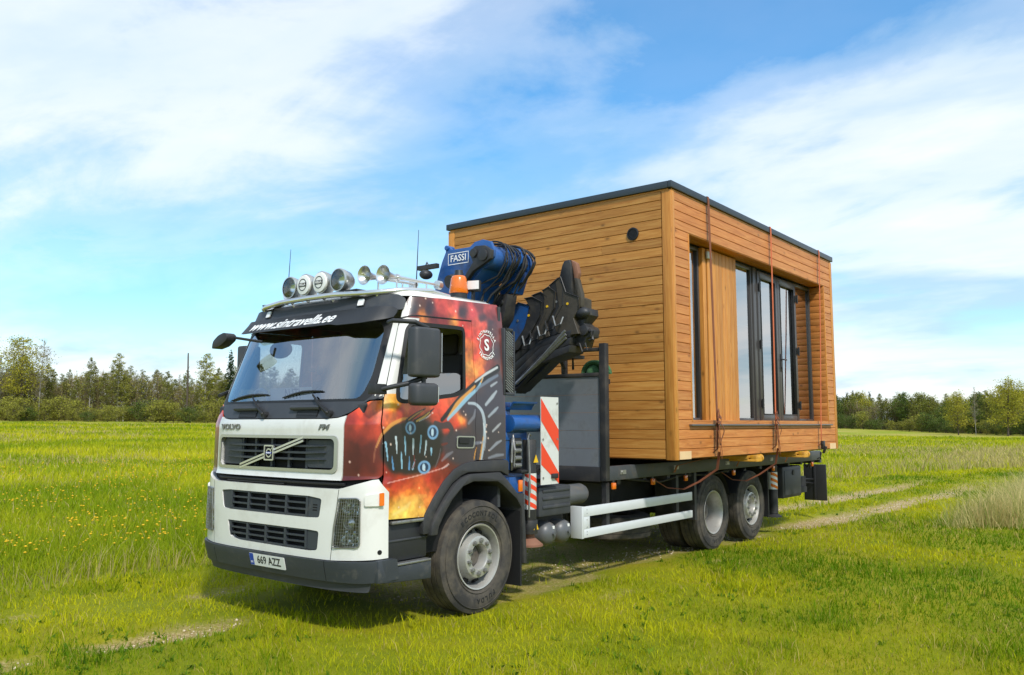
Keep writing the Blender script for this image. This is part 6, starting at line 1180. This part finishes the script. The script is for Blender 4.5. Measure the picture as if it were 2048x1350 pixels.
MB().prism(gy, 'x', 3.02, 3.20).cyl((2.98, -1.34, 2.80), (3.24, -1.34, 2.80), .06, seg=16).tube([(3.02, -1.38, 2.80), (3.0, -1.45, 2.78), (3.0, -1.46, 2.70), (3.0, -1.41, 2.68)], .018, 7).tube([(3.0, -1.28, 2.66), (3.0, -1.32, 2.56), (3.0, -1.38, 2.58), (3.0, -1.36, 2.66)], .012, 6).build('boom_tip', 'crane_black', crane, bevel=.006)
MB().sphere((3.0, -1.32, 3.0), .085, 14, (.8, 1.2, .8)).build('tip_lamp', 'plastic_dark', crane)
for k in range(5): y = -.55-.11*k; MB().tube([(2.90, y, 2.78+.05*k), (2.88, y-.05, 2.66+.05*k), (2.88, y-.12, 2.68+.05*k), (2.9, y-.14, 2.76+.05*k)], .010, 6).build('hose_loop', 'rubber_black' if k % 2 else 'steel', crane)
MB().tube([(3.3, -.60, 2.36), (3.3, -.62, 2.62), (3.35, -.72, 2.60), (3.4, -.80, 2.40)], .02, 6).tube([(3.2, -.75, 2.6), (3.35, -.95, 2.55), (3.4, -.92, 2.40)], .015, 6).box2((3.2, -1.05, 2.52), (3.45, -.80, 2.56)).build('hose_hanger', 'crane_black', crane)
cl_ = MB().box((2.0, .11, 3.54), (.05, .30, .05)).tube([(2.0, .16, 3.55), (2.0, .13, 3.60), (2.0, .10, 3.55)], .008, 5).build('lamp_arm', 'crane_black', crane); MB().sphere((1.97, .115, 3.45), .07, 14, (1.2, 1, .8)).build('boom_lamp', 'plastic_dark', cl_)
MB().cyl((1.86, -.35, 3.30), (1.92, -.35, 3.32), .075, seg=20).build('round_mirror', 'plastic_dark', truck)
# stabiliser beam, column, hydraulic leg with hazard stripes
MB().cyl((2.05, -1.30, 1.76), (2.05, 1.30, 1.76), .001, seg=6).box2((1.82, -1.14, 1.30), (1.93, -1.03, 1.97)).cyl((1.86, -1.17, 1.765), (2.42, -1.17, 1.765), .088, seg=22).box2((1.84, -1.15, 1.60), (2.20, -1.04, 1.68)).prism([(-1.02, 1.985), (-1.08, 1.93), (-1.19, 1.93), (-1.23, 1.985), (-1.28, 1.985), (-1.27, 1.965), (-1.235, 1.965), (-1.195, 1.905), (-1.07, 1.905), (-1.0, 1.96)], 'x', 1.86, 2.22).box2((1.9, -1.12, 1.05), (2.5, -.3, 1.22)).build('stabiliser_beam', 'crane_blue', crane, bevel=.008)
lg_ = MB().cyl((2.20, -1.18, .66), (2.20, -1.18, 1.60), .072, seg=22).cyl((2.20, -1.18, .64), (2.20, -1.18, .78), .085, seg=22).box2((2.02, -1.22, 1.265), (2.40, -1.06, 1.295)).build('stabiliser_leg', 'crane_black', crane, bevel=.004)
hz = MB().cyl((2.20, -1.18, .89), (2.20, -1.18, 1.255), .0745, seg=28, caps=False).build('stripe_sleeve', 'hazard_white', lg_)
for k in range(4):
    z0 = .90+k*.092; st_ = MB()
    for i in range(12):
        a0, a1 = R(180+i*15), R(195+i*15); f0, f1 = i/12*.12, (i+1)/12*.12; q = lambda a, z: (2.20+.0755*math.cos(a), -1.18+.0755*math.sin(a), min(1.25, max(.892, z)))
        st_.quad(q(a0, z0+.10-f0), q(a1, z0+.10-f1), q(a1, z0+.052-f1), q(a0, z0+.052-f0))
    st_.build('red_stripe', 'hazard_red', lg_, shade=False)
MB().lathe([(.52, .14), (.535, .14), (.60, .06), (.65, .055)], (2.22, -1.16, 0), 'z', 20).cyl((2.22, -1.16, .515), (2.22, -1.16, .53), .145, seg=20).build('foot_plate', 'rust', lg_)
for z in (1.40, .72): MB().prism([(2.17, z-.035), (2.25, z-.035), (2.21, z+.045)], 'y', -1.262, -1.258).build('warning_sign', 'warn_yellow', lg_)
MB().tube([(2.09, -1.26, .82), (2.08, -1.27, 1.0), (2.09, -1.27, 1.3), (2.09, -1.25, 1.60), (2.14, -1.22, 1.66), (2.20, -1.2, 1.64)], .011, 6).box((2.09, -1.265, 1.12), (.022, .022, .12)).build('leg_pipe', 'steel', lg_)
MB().box2((1.92, -1.16, 1.30), (2.10, -1.0, 1.62)).build('valve_block', 'crane_black', crane, bevel=.01)
for k in range(4): MB().cyl((1.96, -1.17, 1.34+k*.075), (2.06, -1.17, 1.34+k*.075), .024, seg=10).build('valve', 'steel', crane)
MB().tube([(1.90, -1.2, 1.62), (1.84, -1.24, 1.55), (1.83, -1.24, 1.38), (1.88, -1.2, 1.30)], .010, 6).tube([(1.93, -1.18, 1.66), (1.86, -1.26, 1.5), (1.86, -1.25, 1.34)], .008, 6).build('valve_pipe', 'steel', crane)
# diagonal striped warning board
wb = MB().box2((2.295, -1.262, 1.13), (2.612, -1.254, 2.045)).build('warning_board', 'hazard_white', truck)
wx0, wx1, wz0, wz1 = 2.297, 2.610, 1.132, 2.043
for top in (2.03, 1.575):
    y_ = -1.2645; pts = [(wx0, top), (wx1, top-.33), (wx1, top-.56), (wx0, top-.235)]; pts = [(a, max(wz0, b)) for a, b in pts]
    MB().quad(*[(a, y_, b) for a, b in pts]).build('red_stripe', 'hazard_red', wb, shade=False)
for x, z in ((2.33, 1.2), (2.585, 1.98), (2.585, 1.6), (2.33, 1.6)): MB().cyl((x, -1.262, z), (x, -1.270, z), .011, seg=8).build('bolt', 'steel', wb)
MB().box((2.52, -1.275, 1.215), (.10, .03, .05)).build('lamp', 'plastic_dark', wb, bevel=.005)
MB().box2((2.35, -1.25, 1.15), (2.55, -1.15, 1.19)).build('board_bracket', 'frame_dark', truck)
# coiled green sling lying behind the headboard
mat('sling_green', (0.05, 0.14, 0.055), 0.85, var=0.3, vscale=20)
cg = MB()
for k in range(6): cg.tube([(3.78+.0*k, -1.0+(.155-.006*k)*math.cos(a)*1.0, 2.36+(.15-.012*k)*math.sin(a)) for a in np.linspace(-.3, math.pi+.3, 16)], .022, 6)
cg = cg.tube([(3.72, -1.0+.15*math.cos(a), 2.36+.14*math.sin(a)) for a in np.linspace(0, math.pi, 14)], .03, 6).tube([(3.84, -1.0+.15*math.cos(a), 2.36+.14*math.sin(a)) for a in np.linspace(0, math.pi, 14)], .03, 6).sphere((3.78, -1.0, 2.36), .13, 16)
cg.build('sling_coil', 'sling_green', None, label='green coiled lifting sling on top of the grey headboard', cat='sling')
MB().box2((3.68, -1.12, 2.24), (3.90, -.85, 2.30)).build('sling_shelf', 'frame_dark', truck)
